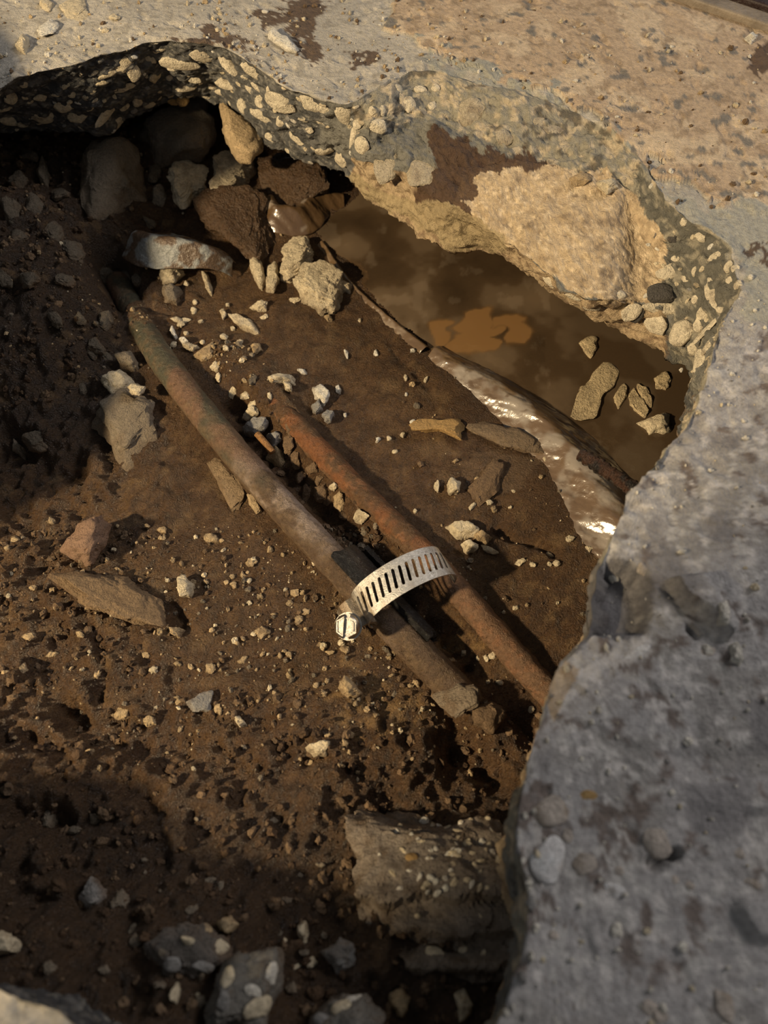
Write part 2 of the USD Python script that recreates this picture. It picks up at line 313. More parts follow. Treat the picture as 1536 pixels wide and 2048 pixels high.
cw = [at_z(x, y, z) for x, y, z in ctl] + [np.array(p) for p in ((-.3, .5, -.105), (0, .5, -.11), (.3, .45, -.12), (.45, .2, -.12), (.42, -.1, -.11), (.3, -.3, -.09), (0, -.42, -.04), (-.3, -.35, -.06), (-.5, 0, -.1), (-.5, .5, -.1), (.6, .5, -.12), (.6, -.5, -.1), (-.5, -.5, -.07))]
cw = np.array(cw)
rbf = RBFInterpolator(cw[:, :2], cw[:, 2], kernel='thin_plate_spline', smoothing=2e-4)
gx = np.arange(-.52, .56, .00165); gy = np.arange(-.36, .52, .00165)
X, Y = np.meshgrid(gx, gy)
cx, cy = np.meshgrid(np.linspace(-.52, .57, 110), np.linspace(-.36, .53, 90))
from scipy.interpolate import RegularGridInterpolator
Zc = rbf(np.c_[cx.ravel(), cy.ravel()]).reshape(cx.shape)
Zb = RegularGridInterpolator((cy[:, 0], cx[0]), Zc, method='cubic')(np.c_[Y.ravel(), X.ravel()]).reshape(X.shape)
pxm, pym, _ = project(np.stack([X, Y, Zb], -1))
def linedist(pts, px_, py_):
    return shapely.distance(LineString(pts), shapely.points(px_, py_))
def near_line(pts, r):
    out = np.full(X.shape, 1e3)
    m = (pxm > min(p[0] for p in pts) - r) & (pxm < max(p[0] for p in pts) + r) & (pym > min(p[1] for p in pts) - r) & (pym < max(p[1] for p in pts) + r)
    out[m] = linedist(pts, pxm[m], pym[m]); return out
Q = np.stack([X, Y, np.zeros_like(X)], -1)
rough = np.clip(.35 + .9 * sstep(450, 150, pxm) + .9 * sstep(1330, 1560, pym) , .3, 1.5)
rough = rough * (1 - .75 * sstep(0, 160, (pxm - 640) - (pym - 500) * .62) * (pym < 1100)) + .0
clod = np.abs(fbm(Q * 70 + 5, 4, 203) - .5) * 2
Z = Zb + (fbm(Q * 24, 4, 201) - .5) * .014 * (0.4 + .6 * rough) + rough * ((fbm(Q * 75, 4, 202) - .5) * .013 + (.30 - clod) * .0065 + (fbm(Q * 230, 4, 204) - .5) * .0036) + (fbm(Q * 330, 3, 205) - .5) * .0014
# dug hollows, cracks, the crumbly gap between the pipes
for pts, r, dpt in (([(990, 1058), (1030, 1075), (1075, 1082), (1108, 1105)], 9, .006), ([(590, 1535), (630, 1515), (700, 1540)], 12, .004), ([(1005, 1330), (1040, 1365), (1060, 1400)], 8, .005), ([(900, 1420), (960, 1480), (985, 1520)], 26, .012),
                    ([(205, 1300), (215, 1350), (190, 1400)], 10, .005), ([(780, 690), (860, 780), (880, 850)], 10, .002), ([(120, 1420), (160, 1450), (230, 1440)], 26, .011), ([(60, 1480), (120, 1500)], 22, .009), ([(40, 1620), (110, 1640)], 30, .014), ([(880, 1480), (985, 1560)], 22, .009),
                    ([(350, 1215), (358, 1240)], 14, .008), ([(20, 880), (110, 960), (60, 1000)], 60, .012), ([(220, 560), (300, 620), (320, 680)], 28, .010), ([(110, 830), (160, 780)], 25, .008)):
    dd = near_line(pts, r * 3) + (fbm(Q * 140, 3, 211) - .5) * r * 1.2
    Z -= np.exp(-(dd / r) ** 2) * dpt
gap = near_line([(470, 815), (560, 930), (640, 1010), (760, 1130), (850, 1240), (940, 1330)], 120)
gw = np.exp(-(gap / 30) ** 2)
Z -= gw * (.010 + (fbm(Q * 130, 4, 213) - .5) * .022)
# pipes' mud: lies half way up the pipes
LP_PX = [(232, 560), (268, 625), (310, 700), (372, 785), (440, 868), (510, 952), (580, 1030), (655, 1110), (730, 1192), (805, 1272), (880, 1350), (960, 1430), (1040, 1508)]
RP_PX = [(470, 735), (530, 795), (600, 862), (680, 945), (760, 1026), (845, 1105), (925, 1192), (1005, 1285), (1085, 1375), (1160, 1460)]
LPZ = np.interp([p[1] for p in LP_PX], [560, 640, 720, 1000, 1272, 1380, 1430, 1510], [-.155, -.140, -.126, -.1275, -.1265, -.1300, -.1360, -.150])
RPZ = np.interp([p[1] for p in RP_PX], [735, 862, 1000, 1192, 1375, 1460], [-.140, -.1315, -.1285, -.1270, -.129, -.131])
LPC = np.array([at_z(p[0], p[1], z) for p, z in zip(LP_PX, LPZ)]); RPC = np.array([at_z(p[0], p[1], z) for p, z in zip(RP_PX, RPZ)])
LR, RR = .0108, .0088
def smoothline(c, nseg):
    s = np.concatenate([[0], np.cumsum(np.linalg.norm(np.diff(c, axis=0), axis=1))])
    return gaussian_filter1d(PchipInterpolator(s, c)(np.linspace(0, s[-1], nseg)), nseg / 40, axis=0, mode='nearest')
LPL, RPL = smoothline(LPC, 260), smoothline(RPC, 220)
for line, r, cover in ((LPL, LR, np.full(len(LPL), .0015)), (RPL, RR, np.interp(np.linspace(0, 1, len(RPL)), [0, .22, .34, .6, 1], [.014, .009, .005, .0035, .0025]))):
    t = cKDTree(line[:, :2]); dd, ii = t.query(np.c_[X.ravel(), Y.ravel()], distance_upper_bound=.05)
    ok = np.isfinite(dd); dd = np.where(ok, dd, 1); zi = line[np.minimum(ii, len(line) - 1), 2]; cover = cover[np.minimum(ii, len(line) - 1)].reshape(X.shape)
    dd = dd.reshape(X.shape); zi = zi.reshape(X.shape)
    w = np.exp(-np.maximum(dd - r, 0) / .006) * (dd < .05) * (1 - .75 * gw)
    Z = Z * (1 - w) + np.minimum(Z, zi - .001 + cover) * w * .4 + (zi - .0015 + cover + (fbm(Q * 110, 4, 215) - .5) * .009) * w * .6
# mud smeared over the far ends of the pipes and a raised bank on the upper part of the thin one
for pts, r, top_ in (([(255, 600), (300, 668)], 34, .012), ([(440, 700), (560, 800)], 34, .0065), ([(950, 1430), (1040, 1510)], 44, .016), ([(600, 1440), (690, 1400)], 40, .004), ([(770, 890), (850, 960)], 30, .002)):
    dd = near_line(pts, r * 3) + (fbm(Q * 110, 3, 219) - .5) * 26
    Z += np.exp(-(dd / r) ** 2) * top_
WATER_Z = -.1300
MV = np.stack([X, Y, Z], -1).reshape(-1, 3)
ny, nx = X.shape
ii = np.arange(ny * nx).reshape(ny, nx)
a, b, c, d = ii[:-1, :-1].ravel(), ii[:-1, 1:].ravel(), ii[1:, 1:].ravel(), ii[1:, :-1].ravel()
MF = np.concatenate([np.c_[a, b, c], np.c_[a, c, d]])
MN = vnormals(MV, MF)
mp, mq = pxm.ravel(), pym.ravel()
n1, n2, n3 = fbm(MV * 30, 4, 221), fbm(MV * 130, 4, 222), fbm(MV * 420, 3, 223)
MC = np.zeros_like(MV); MC[:] = (.112, .067, .033)
def mpaint(mask, col, w=1.0):
    global MC
    MC = lerp(MC, col, np.asarray(mask, float) * w)
mpaint(sstep(.48, .62, n1), (.135, .084, .042)); mpaint(sstep(.56, .66, n2), (.17, .112, .06), .7); mpaint(sstep(.60, .7, n3), (.24, .165, .09), .5); mpaint(sstep(.46, .36, n2), (.075, .045, .023), .7)
warm = sstep(1380, 1430, mq) * 0
wet = sstep(0, 120, (mp - 640) - (mq - 500) * .7) * (mq < 1050)
mpaint(wet, (.105, .064, .033), .75)
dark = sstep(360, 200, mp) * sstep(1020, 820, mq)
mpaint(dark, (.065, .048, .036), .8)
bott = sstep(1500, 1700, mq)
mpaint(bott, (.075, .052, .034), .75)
mpaint(sstep(.62, .70, fbm(MV * 95, 3, 227)) * sstep(1500, 1300, mq) * (1 - wet), (.26, .19, .11), .5)
for s in ([(700, 1330), (830, 1360), (870, 1460), (720, 1480), (690, 1420)], [(840, 1270), (950, 1250), (980, 1310), (900, 1340)]):
    mpaint(inpoly(s, mp + (n2 - .5) * 160, mq + (n1 - .5) * 120) * sstep(.4, .55, n2), (.33, .235, .12), .8)
mpaint(inpoly([(930, 900), (1000, 900), (1080, 930), (1030, 1000), (960, 1010), (920, 960)], mp + (n2 - .5) * 90, mq + (n1 - .5) * 90), (.22, .165, .115), .6)
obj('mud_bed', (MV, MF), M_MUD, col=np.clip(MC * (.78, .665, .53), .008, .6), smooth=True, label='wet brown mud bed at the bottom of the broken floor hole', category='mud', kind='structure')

# ------------------------------------------------------------------ picking a surface point under a pixel
def make_pick(v, nn, keep):
    x, y, dd = project(v)
    m = keep & (dd > .02) & (x > -150) & (x < 1690) & (y > -150) & (y < 2200)
    return cKDTree(np.c_[x[m], y[m]]), v[m], nn[m], dd[m]
PK = [make_pick(SLABV, SLABN, np.repeat(KIND, NU) < 2), make_pick(MV, MN, np.ones(len(MV), bool))]
def pick(x, y, which=None):
    best = None
    for k, (t, v, nn, dd) in enumerate(PK):
        if which is not None and k != which: continue
        ds, js = t.query((x, y), 8)
        near_ = js[ds < 11] if k == 0 else js[ds < 14]
        if len(near_) == 0: continue
        j = near_[np.argmin(dd[near_])]
        js2 = near_[np.abs(dd[near_] - dd[j]) < .02]
        p, no = v[js2].mean(0), nn[js2].mean(0)
        if best is None or dd[j] < best[2]: best = (p, no / np.linalg.norm(no), dd[j], k)
    if best is None:
        t, v, nn, dd = PK[1]; j = t.query((x, y))[1]; best = (v[j], nn[j], dd[j], 1)
    return best
def mudz(x, y):
    j = np.clip(((np.asarray(x) - gx[0]) / .00165).round().astype(int), 0, nx - 1); i = np.clip(((np.asarray(y) - gy[0]) / .00165).round().astype(int), 0, ny - 1)
    return Z[i, j]

# ------------------------------------------------------------------ stones
ICO = {k: trimesh.creation.icosphere(k) for k in (1, 2, 3, 4, 5)}
def rock_unit(rng, level, facets, lo=.5, hi=.86, nz=.10, freq=2.2, sides=True):
    """unit stone: flat broken facets (its outline too when sides), crumbly noise over them"""
    u = np.array(ICO[level].vertices)
    nf = rng.normal(size=(facets * 2, 3)); nf /= np.linalg.norm(nf, axis=1, keepdims=True)
    if not sides: nf[:, 2] = np.where(np.abs(nf[:, 2]) < .35, np.sign(nf[:, 2] + 1e-9) * rng.uniform(.35, 1, len(nf)), nf[:, 2]); nf /= np.linalg.norm(nf, axis=1, keepdims=True)
    dd = rng.uniform(lo, hi, len(nf))
    dots = u @ nf.T
    r = np.minimum(1, np.where(dots > 1e-3, dd / np.maximum(dots, 1e-3), 9).min(1))
    off = rng.uniform(0, 50, 3)
    r = r * (1 + (fbm(u * freq + off, 3, 7) - .5) * 2 * nz - np.abs(fbm(u * freq * 2.1 + off, 3, 9) - .5) * nz * 1.6 + (fbm(u * freq * 5 + off, 2, 13) - .5) * nz * .7)
    return u, u * r[:, None], np.array(ICO[level].faces)
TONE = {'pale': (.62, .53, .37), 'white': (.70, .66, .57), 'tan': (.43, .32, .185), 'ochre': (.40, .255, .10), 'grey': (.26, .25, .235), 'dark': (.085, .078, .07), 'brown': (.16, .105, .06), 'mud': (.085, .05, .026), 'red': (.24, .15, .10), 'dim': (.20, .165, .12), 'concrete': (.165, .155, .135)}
def stone_mesh(pts, hgt, seed, tone, level=3, facets=6, muddy=.4, sink=.35, z0=None, flatness=1.0, nz=.19, which=None, clip_top=None):
    """A stone whose plan is the closed line pts (pixels, traced), sitting on whatever lies under its middle."""
    rng = np.random.default_rng(seed)
    pts = np.asarray(pts, float); c = pts.mean(0)
    p, no, dd, k = pick(*c, which)
    zz = (p[2] if z0 is None else z0) + hgt * .3
    ring_ = Polygon(pts).buffer(0)
    ring_ = ring_ if ring_.geom_type == 'Polygon' else max(ring_.geoms, key=lambda g: g.area)
    cpx = ring_.centroid
    pts = np.array([ring_.exterior.interpolate(t, normalized=True).coords[0] for t in np.linspace(0, 1, 96, endpoint=False)])
    w = at_z(pts[:, 0], pts[:, 1], np.full(len(pts), zz))
    cc = at_z(cpx.x, cpx.y, zz)
    if z0 is None and k == 1: zz2 = mudz(cc[0], cc[1])
    else: zz2 = p[2] if z0 is None else z0
    ang = np.arctan2(w[:, 1] - cc[1], w[:, 0] - cc[0]); rad = np.linalg.norm(w[:, :2] - cc[:2], axis=1)
    o = np.argsort(ang); ang, rad = ang[o], rad[o]
    u, v, f = rock_unit(rng, level, facets, .58, .9, nz, sides=False)
    az = np.arctan2(u[:, 1], u[:, 0])
    Rz = np.interp(az, np.concatenate([ang - 2 * np.pi, ang, ang + 2 * np.pi]), np.tile(rad, 3))
    hr = np.maximum(np.linalg.norm(u[:, :2], axis=1), 1e-6) ** -.38 * 1.12
    q = np.c_[v[:, 0] * Rz * hr, v[:, 1] * Rz * hr, np.sign(v[:, 2]) * np.abs(v[:, 2]) ** .8 * hgt]
    # tilt with the ground
    if abs(no[2]) > .55 and k == 1:
        q[:, 2] += -(no[0] * q[:, 0] + no[1] * q[:, 1]) / no[2] * .6
    q += np.array([cc[0], cc[1], zz2 + hgt * (1 - 2 * sink) ])
    if clip_top is not None:          # worn flat, its top barely out of the water
        cap_ = clip_top + (fbm(q * 100, 4, seed % 61) - .50) * .0058
        q[:, 2] = np.where(q[:, 2] > cap_, cap_ + (q[:, 2] - cap_) * .16, q[:, 2])
    base = TONE[tone] if isinstance(tone, str) else tone
    g1, g2 = fbm(q * 120, 3, seed % 97), fbm(q * 380, 3, seed % 89)
    col = np.array(base) * (.78 + .44 * g2[:, None]) * (.9 + .2 * g1[:, None])
    low = sstep(.55, -.5, u[:, 2] + (g1 - .5) * 2.4) * muddy * 1.6 + sstep(.58, .66, g1) * muddy
    col = lerp(col, (.12, .075, .04), np.clip(low, 0, .92))
    return q, f, np.clip(col, .01, .75), np.array([cc[0], cc[1], zz2])
def ellipse(x, y, w, h, ang, seed, k=8, jag=.27):
    rng = np.random.default_rng(seed + 5)
    t = np.linspace(0, 2 * np.pi, k, endpoint=False) + rng.uniform(-.15, .15, k)
    r = 1 + rng.uniform(-jag, jag, k); a = math.radians(ang)
    ex, ey = w / 2 * np.cos(t) * r, h / 2 * np.sin(t) * r
    return np.c_[x + ex * math.cos(a) - ey * math.sin(a), y + ex * math.sin(a) + ey * math.cos(a)]
SEED = [1000]
def stone(label, pts, hmm, tone='pale', name='stone', cat='stone', group=None, material=None, smooth=32, **kw):
    SEED[0] += 7
    q, f, col, base = stone_mesh(pts, hmm * .001, SEED[0], tone, **kw)
    return obj(name, (q, f), material or M_ROCK, col=col, smooth=smooth, base=base, label=label, category=cat, group=group), q, base

BIG = [
 ('big dark boulder wedged in the cavity under the back slab edge', [(240, 265), (300, 228), (410, 222), (428, 262), (405, 318), (300, 315)], 24, 'dim', {}),
 ('large dim squarish stone in the shadowed back left of the hole', [(165, 330), (230, 303), (275, 308), (280, 370), (232, 402), (180, 425), (163, 390)], 20, 'dim', {}),
 ('knobbly pale stone half in shadow, left of the pair under the back edge', [(345, 330), (380, 322), (418, 345), (408, 378), (385, 388), (378, 412), (362, 426), (345, 410), (340, 370)], 13, 'pale', {}),
 ('blocky pale stone in the back, sun-lit corner, right under the hanging chip', [(430, 322), (480, 305), (512, 335), (500, 360), (480, 378), (485, 395), (460, 416), (432, 405), (425, 370)], 15, 'pale', {}),
 ('small dull stone left of the knobbly stone at the back', [(303, 385), (325, 376), (335, 392), (322, 408), (304, 402)], 7, 'dim', {}),
 ('long narrow dim stone standing in the dark rubble at back left', [(75, 345), (88, 312), (98, 350), (92, 372), (78, 370)], 9, 'dim', {}),
 ('pale stone half hidden in shade below the white plastic scrap', [(318, 538), (345, 530), (368, 540), (352, 562), (325, 568)], 8, 'pale', {}),
 ('brown grey stone in shade beneath the half hidden pale stone', [(322, 575), (350, 568), (362, 582), (352, 604), (326, 600)], 8, 'dim', {}),
 ('slim upright pale sliver on mud right of the half hidden stone', [(404, 548), (416, 552), (425, 572), (422, 588), (410, 575)], 5, 'pale', {}),
 ('tall pale stone with pointed top, left of the standing pair', [(499, 520), (512, 511), (524, 532), (531, 562), (521, 573), (504, 548)], 9, 'pale', {}),
 ('tall narrow pale stone, right of the standing pair', [(534, 532), (552, 528), (558, 560), (549, 592), (533, 582)], 8, 'pale', {}),
 ('pale fractured stone leaning on the biggest pale stone from behind', [(565, 502), (590, 482), (615, 490), (626, 520), (610, 546), (580, 560), (562, 550), (570, 530)], 12, 'pale', {}),
 ('biggest cream pale rock on the mud beside the wet sheet edge', [(594, 572), (610, 547), (650, 540), (680, 555), (683, 590), (668, 621), (640, 623), (612, 606)], 15, 'pale', {}),
 ('little pale stone touching the right side of the biggest cream rock', [(683, 561), (704, 572), (700, 587), (685, 582)], 5, 'pale', {}),
 ('bean shaped pale stone on mud below the standing pair', [(498, 613), (515, 604), (535, 612), (534, 625), (515, 625)], 6, 'pale', {}),
 ('long pale splinter of stone pointing down right', [(452, 626), (470, 622), (502, 640), (522, 672), (512, 672), (480, 655)], 5, 'pale', {}),
 ('tiny pale stone at the upper tip of the long splinter', [(440, 624), (448, 620), (454, 632), (446, 640)], 4, 'pale', {}),
 ('small tan flake on mud under the biggest cream rock', [(645, 630), (657, 629), (666, 640), (655, 646)], 3, 'tan', {}),
 ('flat brown grey flake lying above the thick pipe', [(380, 708), (408, 700), (428, 690), (428, 714), (410, 723), (385, 716)], 4, 'tan', {}),
 ('squarish tan chip right of the gravel patch', [(500, 690), (522, 688), (525, 700), (510, 713)], 5, 'tan', {}),
 ('yellowish stone in the gravel patch near the thick pipe top', [(360, 695), (378, 688), (398, 694), (380, 704)], 5, 'pale', {}),
 ('light pebble in the gravel patch, its upper left corner', [(338, 662), (346, 656), (355, 672), (350, 678)], 5, 'white', {}),
 ('bright pebble in the middle of the gravel patch', [(356, 678), (366, 673), (376, 684), (366, 688)], 4, 'white', {}),
 ('arched pale stone above the start of the thin pipe', [(538, 762), (556, 750), (585, 745), (592, 766), (565, 765), (545, 771)], 6, 'pale', {}),
 ('small pale stub under the arched stone', [(568, 770), (582, 768), (584, 784), (572, 785)], 4, 'pale', {}),
 ('white topped grey pebble right of the thin pipe', [(625, 777), (640, 769), (658, 780), (661, 800), (646, 813), (628, 796)], 8, 'white', {}),
 ('dull grey pebble beneath the white topped one', [(618, 812), (640, 803), (648, 818), (632, 828)], 6, 'grey', {}),
 ('rough light grey pebble, lowest of three beside the thin pipe', [(644, 834), (654, 822), (668, 830), (662, 847), (650, 845)], 6, 'grey', {}),
 ('cream oval stone lodged between the pipes at the top', [(480, 830), (495, 817), (514, 823), (520, 836), (496, 840)], 7, 'pale', {}),
 ('grey stone with pale cap lodged between the pipes', [(484, 852), (510, 840), (536, 851), (530, 866), (510, 872), (490, 864)], 8, 'grey', {}),
 ('dark grey stone in the crumbly gap under the pale capped one', [(532, 872), (556, 862), (562, 880), (546, 892)], 7, 'grey', {}),
 ('round tan pitted stone in the gap between the two pipes', [(533, 915), (550, 896), (572, 905), (575, 930), (560, 941), (544, 932)], 10, 'tan', {}),
 ('small cream stone in the gap beside the thin pipe', [(657, 972), (668, 966), (678, 974), (668, 982)], 4, 'pale', {}),
 ('cream wedge in the gap, below the small cream stone', [(665, 990), (680, 985), (692, 1008), (680, 1018), (668, 1008)], 6, 'tan', {}),
 ('pale three cornered stone against the lower side of the thin pipe', [(706, 1035), (718, 1020), (740, 1038), (722, 1044)], 5, 'pale', {}),
 ('flat brown flake with pale rim left of the thick pipe', [(421, 932), (436, 918), (462, 938), (484, 965), (486, 998), (463, 1018), (446, 985)], 4.5, (.24, .17, .10), dict(muddy=.45)),
 ('thin pale flake pressed against the thick pipe', [(492, 986), (508, 992), (522, 1020), (512, 1026), (498, 1008)], 3, 'tan', {}),
 ('large dim grey three sided rock left of the thick pipe', [(168, 800), (240, 775), (330, 812), (305, 880), (257, 932), (238, 915), (198, 878)], 13, 'dim', dict(facets=9)),
 ('dim pale stone above the three sided grey rock', [(200, 762), (240, 740), (273, 760), (256, 780), (225, 787)], 9, 'pale', {}),
 ('small pale stone lying on the three sided grey rock', [(264, 796), (285, 790), (302, 802), (292, 822), (270, 816)], 4, 'pale', dict(sink=-1.6)),
 ('dim stone in the shade above the dim pale stone', [(232, 715), (262, 706), (280, 725), (268, 742), (240, 738)], 9, 'dim', {}),
 ('pointed dim stone in the dark rubble at far left', [(30, 880), (48, 892), (45, 914), (26, 904)], 6, 'dim', {}),
 ('reddish brown egg shaped rock on the left mud', [(131, 1102), (165, 1065), (205, 1049), (235, 1060), (238, 1085), (195, 1142), (155, 1132)], 15, 'red', dict(muddy=.25, facets=8, sink=.2)),
 ('long mud caked slab of rock on the left mud', [(88, 1160), (150, 1145), (205, 1148), (280, 1165), (339, 1196), (336, 1256), (272, 1246), (212, 1236), (180, 1216), (130, 1190)], 9, (.235, .16, .09), dict(muddy=.4, sink=.14, nz=.2, level=4, facets=9)),
 ('cream pebble at the right end of the long mud caked slab', [(355, 1160), (372, 1153), (388, 1170), (381, 1195), (362, 1199)], 7, 'pale', {}),
 ('small tan wedge under the right corner of the long mud caked slab', [(335, 1256), (367, 1258), (362, 1280), (346, 1273)], 5, 'tan', {}),
 ('flat grey tile like chip standing in the lower left mud', [(360, 1406), (395, 1390), (430, 1377), (418, 1420), (386, 1426)], 5, 'grey', {}),
 ('cream stone with a brown hollow, alone in lower middle mud', [(609, 1493), (640, 1483), (659, 1488), (650, 1510), (628, 1513)], 6, 'pale', {}),
 ('pale tooth shaped pebble in the dark lower left mud', [(465, 1431), (478, 1428), (494, 1450), (480, 1457)], 5, 'pale', {}),
 ('dirty tan lump of mortar below the clamp screw', [(673, 1376), (690, 1354), (712, 1368), (723, 1387), (697, 1402)], 7, 'tan', dict(muddy=.6)),
 ('pale grey square flake lying on the thick pipe end', [(869, 1386), (915, 1354), (956, 1386), (950, 1420), (910, 1441)], 6, (.2, .16, .115), dict(muddy=.55, z0=-.1225, nz=.18)),
 ('muddy block buried at the end of the thick pipe', [(945, 1415), (985, 1398), (1010, 1430), (985, 1465), (950, 1450)], 9, 'brown', {}),
 ('largest cream stone on mud right of the clamp', [(887, 1053), (900, 1045), (935, 1047), (957, 1060), (950, 1076), (915, 1076)], 7, 'pale', {}),
 ('tan stone joined to the largest cream stone by the clamp', [(945, 1072), (965, 1062), (986, 1072), (972, 1087), (950, 1084)], 6, 'tan', {}),
 ('rounded cream pebble just below the largest cream stone', [(921, 1092), (938, 1083), (958, 1092), (951, 1106), (930, 1108)], 7, 'pale', {}),
 ('short pale sliver right of the rounded cream pebble', [(962, 1090), (980, 1096), (999, 1104), (985, 1110), (966, 1102)], 4, 'pale', {}),
 ('flat ochre stone at the water edge', [(826, 852), (842, 841), (912, 834), (931, 850), (918, 882), (900, 872), (870, 862), (832, 868)], 5, 'ochre', dict(muddy=.12, sink=.2)),
 ('long flat grey brown stone half sunk at the water edge', [(930, 852), (962, 834), (1040, 860), (1094, 890), (1090, 912), (1050, 914), (990, 893)], 5, (.2, .145, .09), dict(muddy=.3, sink=.2)),
 ('pale cube like stone on mud left of the wet sheet end', [(889, 970), (904, 957), (921, 968), (916, 986), (896, 987)], 7, 'pale', {}),
 ('thin pale sliver beside the cube like stone', [(866, 975), (874, 958), (880, 962), (876, 984)], 4, 'pale', {}),
 ('mud coloured lump by the cube like stone, long side up', [(940, 975), (985, 925), (1010, 935), (1000, 975), (960, 1010)], 4, 'brown', dict(muddy=.4)),
 ('small square grey chip on the near soil slope at left', [(150, 1790), (180, 1747), (216, 1780), (206, 1817), (164, 1812)], 7, 'grey', dict(muddy=.5)),
 ('long pale stone poking in at the left picture border', [(-40, 1880), (8, 1862), (46, 1884), (42, 1908), (-20, 1910)], 8, 'pale', dict(muddy=.15)),
 ('dim grey rock left of the mud caked concrete block', [(645, 1902), (680, 1868), (706, 1890), (712, 1922), (674, 1948)], 10, 'grey', dict(muddy=.4)),
 ('yellowish stone on top of the dark aggregate lump', [(430, 1845), (462, 1830), (480, 1850), (462, 1868), (436, 1868)], 8, 'tan', dict(muddy=.4)),
 ('curved pale shard beside the broken slab, lowest in the hole', [(905, 1985), (930, 1980), (944, 2010), (935, 2050), (912, 2060), (915, 2015)], 7, 'pale', {}),
 ('round pale stone pair lobe at the bottom border', [(780, 1990), (800, 1978), (823, 1995), (820, 2025), (795, 2035), (780, 2015)], 8, 'tan', {}),
 ('upright pale pebble in the rubble near the bottom', [(340, 1975), (352, 1962), (362, 1980), (358, 2005), (344, 2000)], 7, 'pale', {}),
 ('pale pebble on near soil slope right of the aggregate lump', [(595, 1852), (610, 1842), (619, 1860), (612, 1886), (598, 1878)], 6, 'pale', {}),
]
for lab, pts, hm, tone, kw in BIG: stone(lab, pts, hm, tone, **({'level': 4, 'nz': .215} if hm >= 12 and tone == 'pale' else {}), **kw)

LANDMARKS = [(695, 1255, 'the clamp screw'), (885, 1120, 'the right end of the clamp'), (190, 1090, 'the reddish egg shaped rock'), (240, 1195, 'the long mud caked rock'), (395, 1405, 'the flat grey chip'), (632, 1497, 'the hollowed cream stone'), (478, 1443, 'the tooth shaped pebble'),
 (697, 1378, 'the dirty mortar lump'), (372, 1177, 'the round cream pebble'), (645, 580, 'the biggest cream rock'), (485, 650, 'the long pale splinter'), (560, 760, 'the arched stone'), (640, 785, 'the white topped pebble'), (920, 1062, 'the largest cream stone'), (875, 855, 'the ochre stone'), (1010, 875, 'the half sunk flat stone'),
 (905, 972, 'the cube like stone'), (905, 1395, 'the square flake'), (555, 917, 'the pitted tan stone'), (250, 860, 'the three sided grey rock'), (370, 500, 'the white plastic scrap'), (222, 365, 'the large dim squarish stone'), (330, 265, 'the boulder in the cavity'), (395, 1910, 'the dark aggregate lump'),
 (183, 1782, 'the square grey chip'), (495, 1980, 'the bottom concrete chunk'), (870, 1750, 'the big mud caked block'), (10, 1885, 'the stone at the left border'), (460, 950, 'the rimmed brown flake'), (680, 1030, 'the three cornered stone'), (400, 705, 'the flat brown grey flake'), (1110, 1200, 'the near slab edge by the pipe'),
 (1098, 1721, 'the big white bedded stone'), (1450, 1228, 'the upper pink white stone'), (1475, 1308, 'the lower pink white stone'), (1315, 1683, 'the tan round bedded stone'), (1500, 1840, 'the raised flake of the near slab'), (1425, 590, 'the long white shard in the slab rim'),
 (600, 60, 'the long brown stain'), (725, 125, 'the small brown stain'), (1500, 130, 'the stain at right border'), (145, 25, 'the curled pale flake'), (1400, 30, 'the dark board')]
SAID = {}
def where_label(lead, tail, x, y, w, h):
    r = max(w, h) / max(1, min(w, h))
    shape = ('long ' if r > 1.75 else 'oval ' if r > 1.25 else '')
    near_ = sorted(LANDMARKS, key=lambda m: math.hypot(m[0] - x, m[1] - y))
    for m in near_[:4]:
        dx, dy = x - m[0], m[1] - y; a_ = math.degrees(math.atan2(dy, dx)) % 360
        dist = math.hypot(dx, dy)
        way = ('right of', 'above and right of', 'above', 'above and left of', 'left of', 'below and left of', 'below', 'below and right of')[int((a_ + 22.5) // 45) % 8]
        far_ = 'just ' if dist < 55 else 'a little ' if dist < 110 else 'well ' if dist < 200 else 'far '
        lab = f'{shape}{lead}, {far_}{way} {m[2]}'
        if lab not in SAID and len(lab.split()) <= 16: SAID[lab] = 1; return lab
    return f'{shape}{lead} {tail}'
# small loose pebbles that one can still count: (x, y, width, height, angle)
def pebbles(group, label, lst, tone='pale', hfac=.45, **kw):
    for (x, y, w, h, an) in lst:
        SEED[0] += 7
        pk = pick(x, y)
        hh = max(.0016, min(w, h) * pk[2] / FPX * hfac)
        pts = ellipse(x, y, w, h, an, SEED[0])
        q, f, col, base = stone_mesh(pts, hh, SEED[0], tone, level=3 if max(w, h) > 15 else 2, facets=5, muddy=kw.get('muddy', .3), sink=.34, nz=.24)
        obj('pebble', (q, f), M_ROCK, col=col, smooth=35, base=base, label=where_label(label[0], label[1], x, y, w, h), category='pebble', group=group)
pebbles('white pebbles on the upper mud', ('tiny off-white pebble', 'on smooth mud by the wet sheet'), [(693, 708, 9, 18, -20), (752, 707, 13, 12, 0), (604, 742, 26, 10, 15), (677, 780, 12, 16, 0), (870, 652, 14, 12, 0), (690, 830, 9, 9, 0), (757, 880, 12, 12, 0), (812, 788, 8, 8, 0), (825, 843, 10, 9, 0), (826, 700, 11, 10, 0)], 'white')
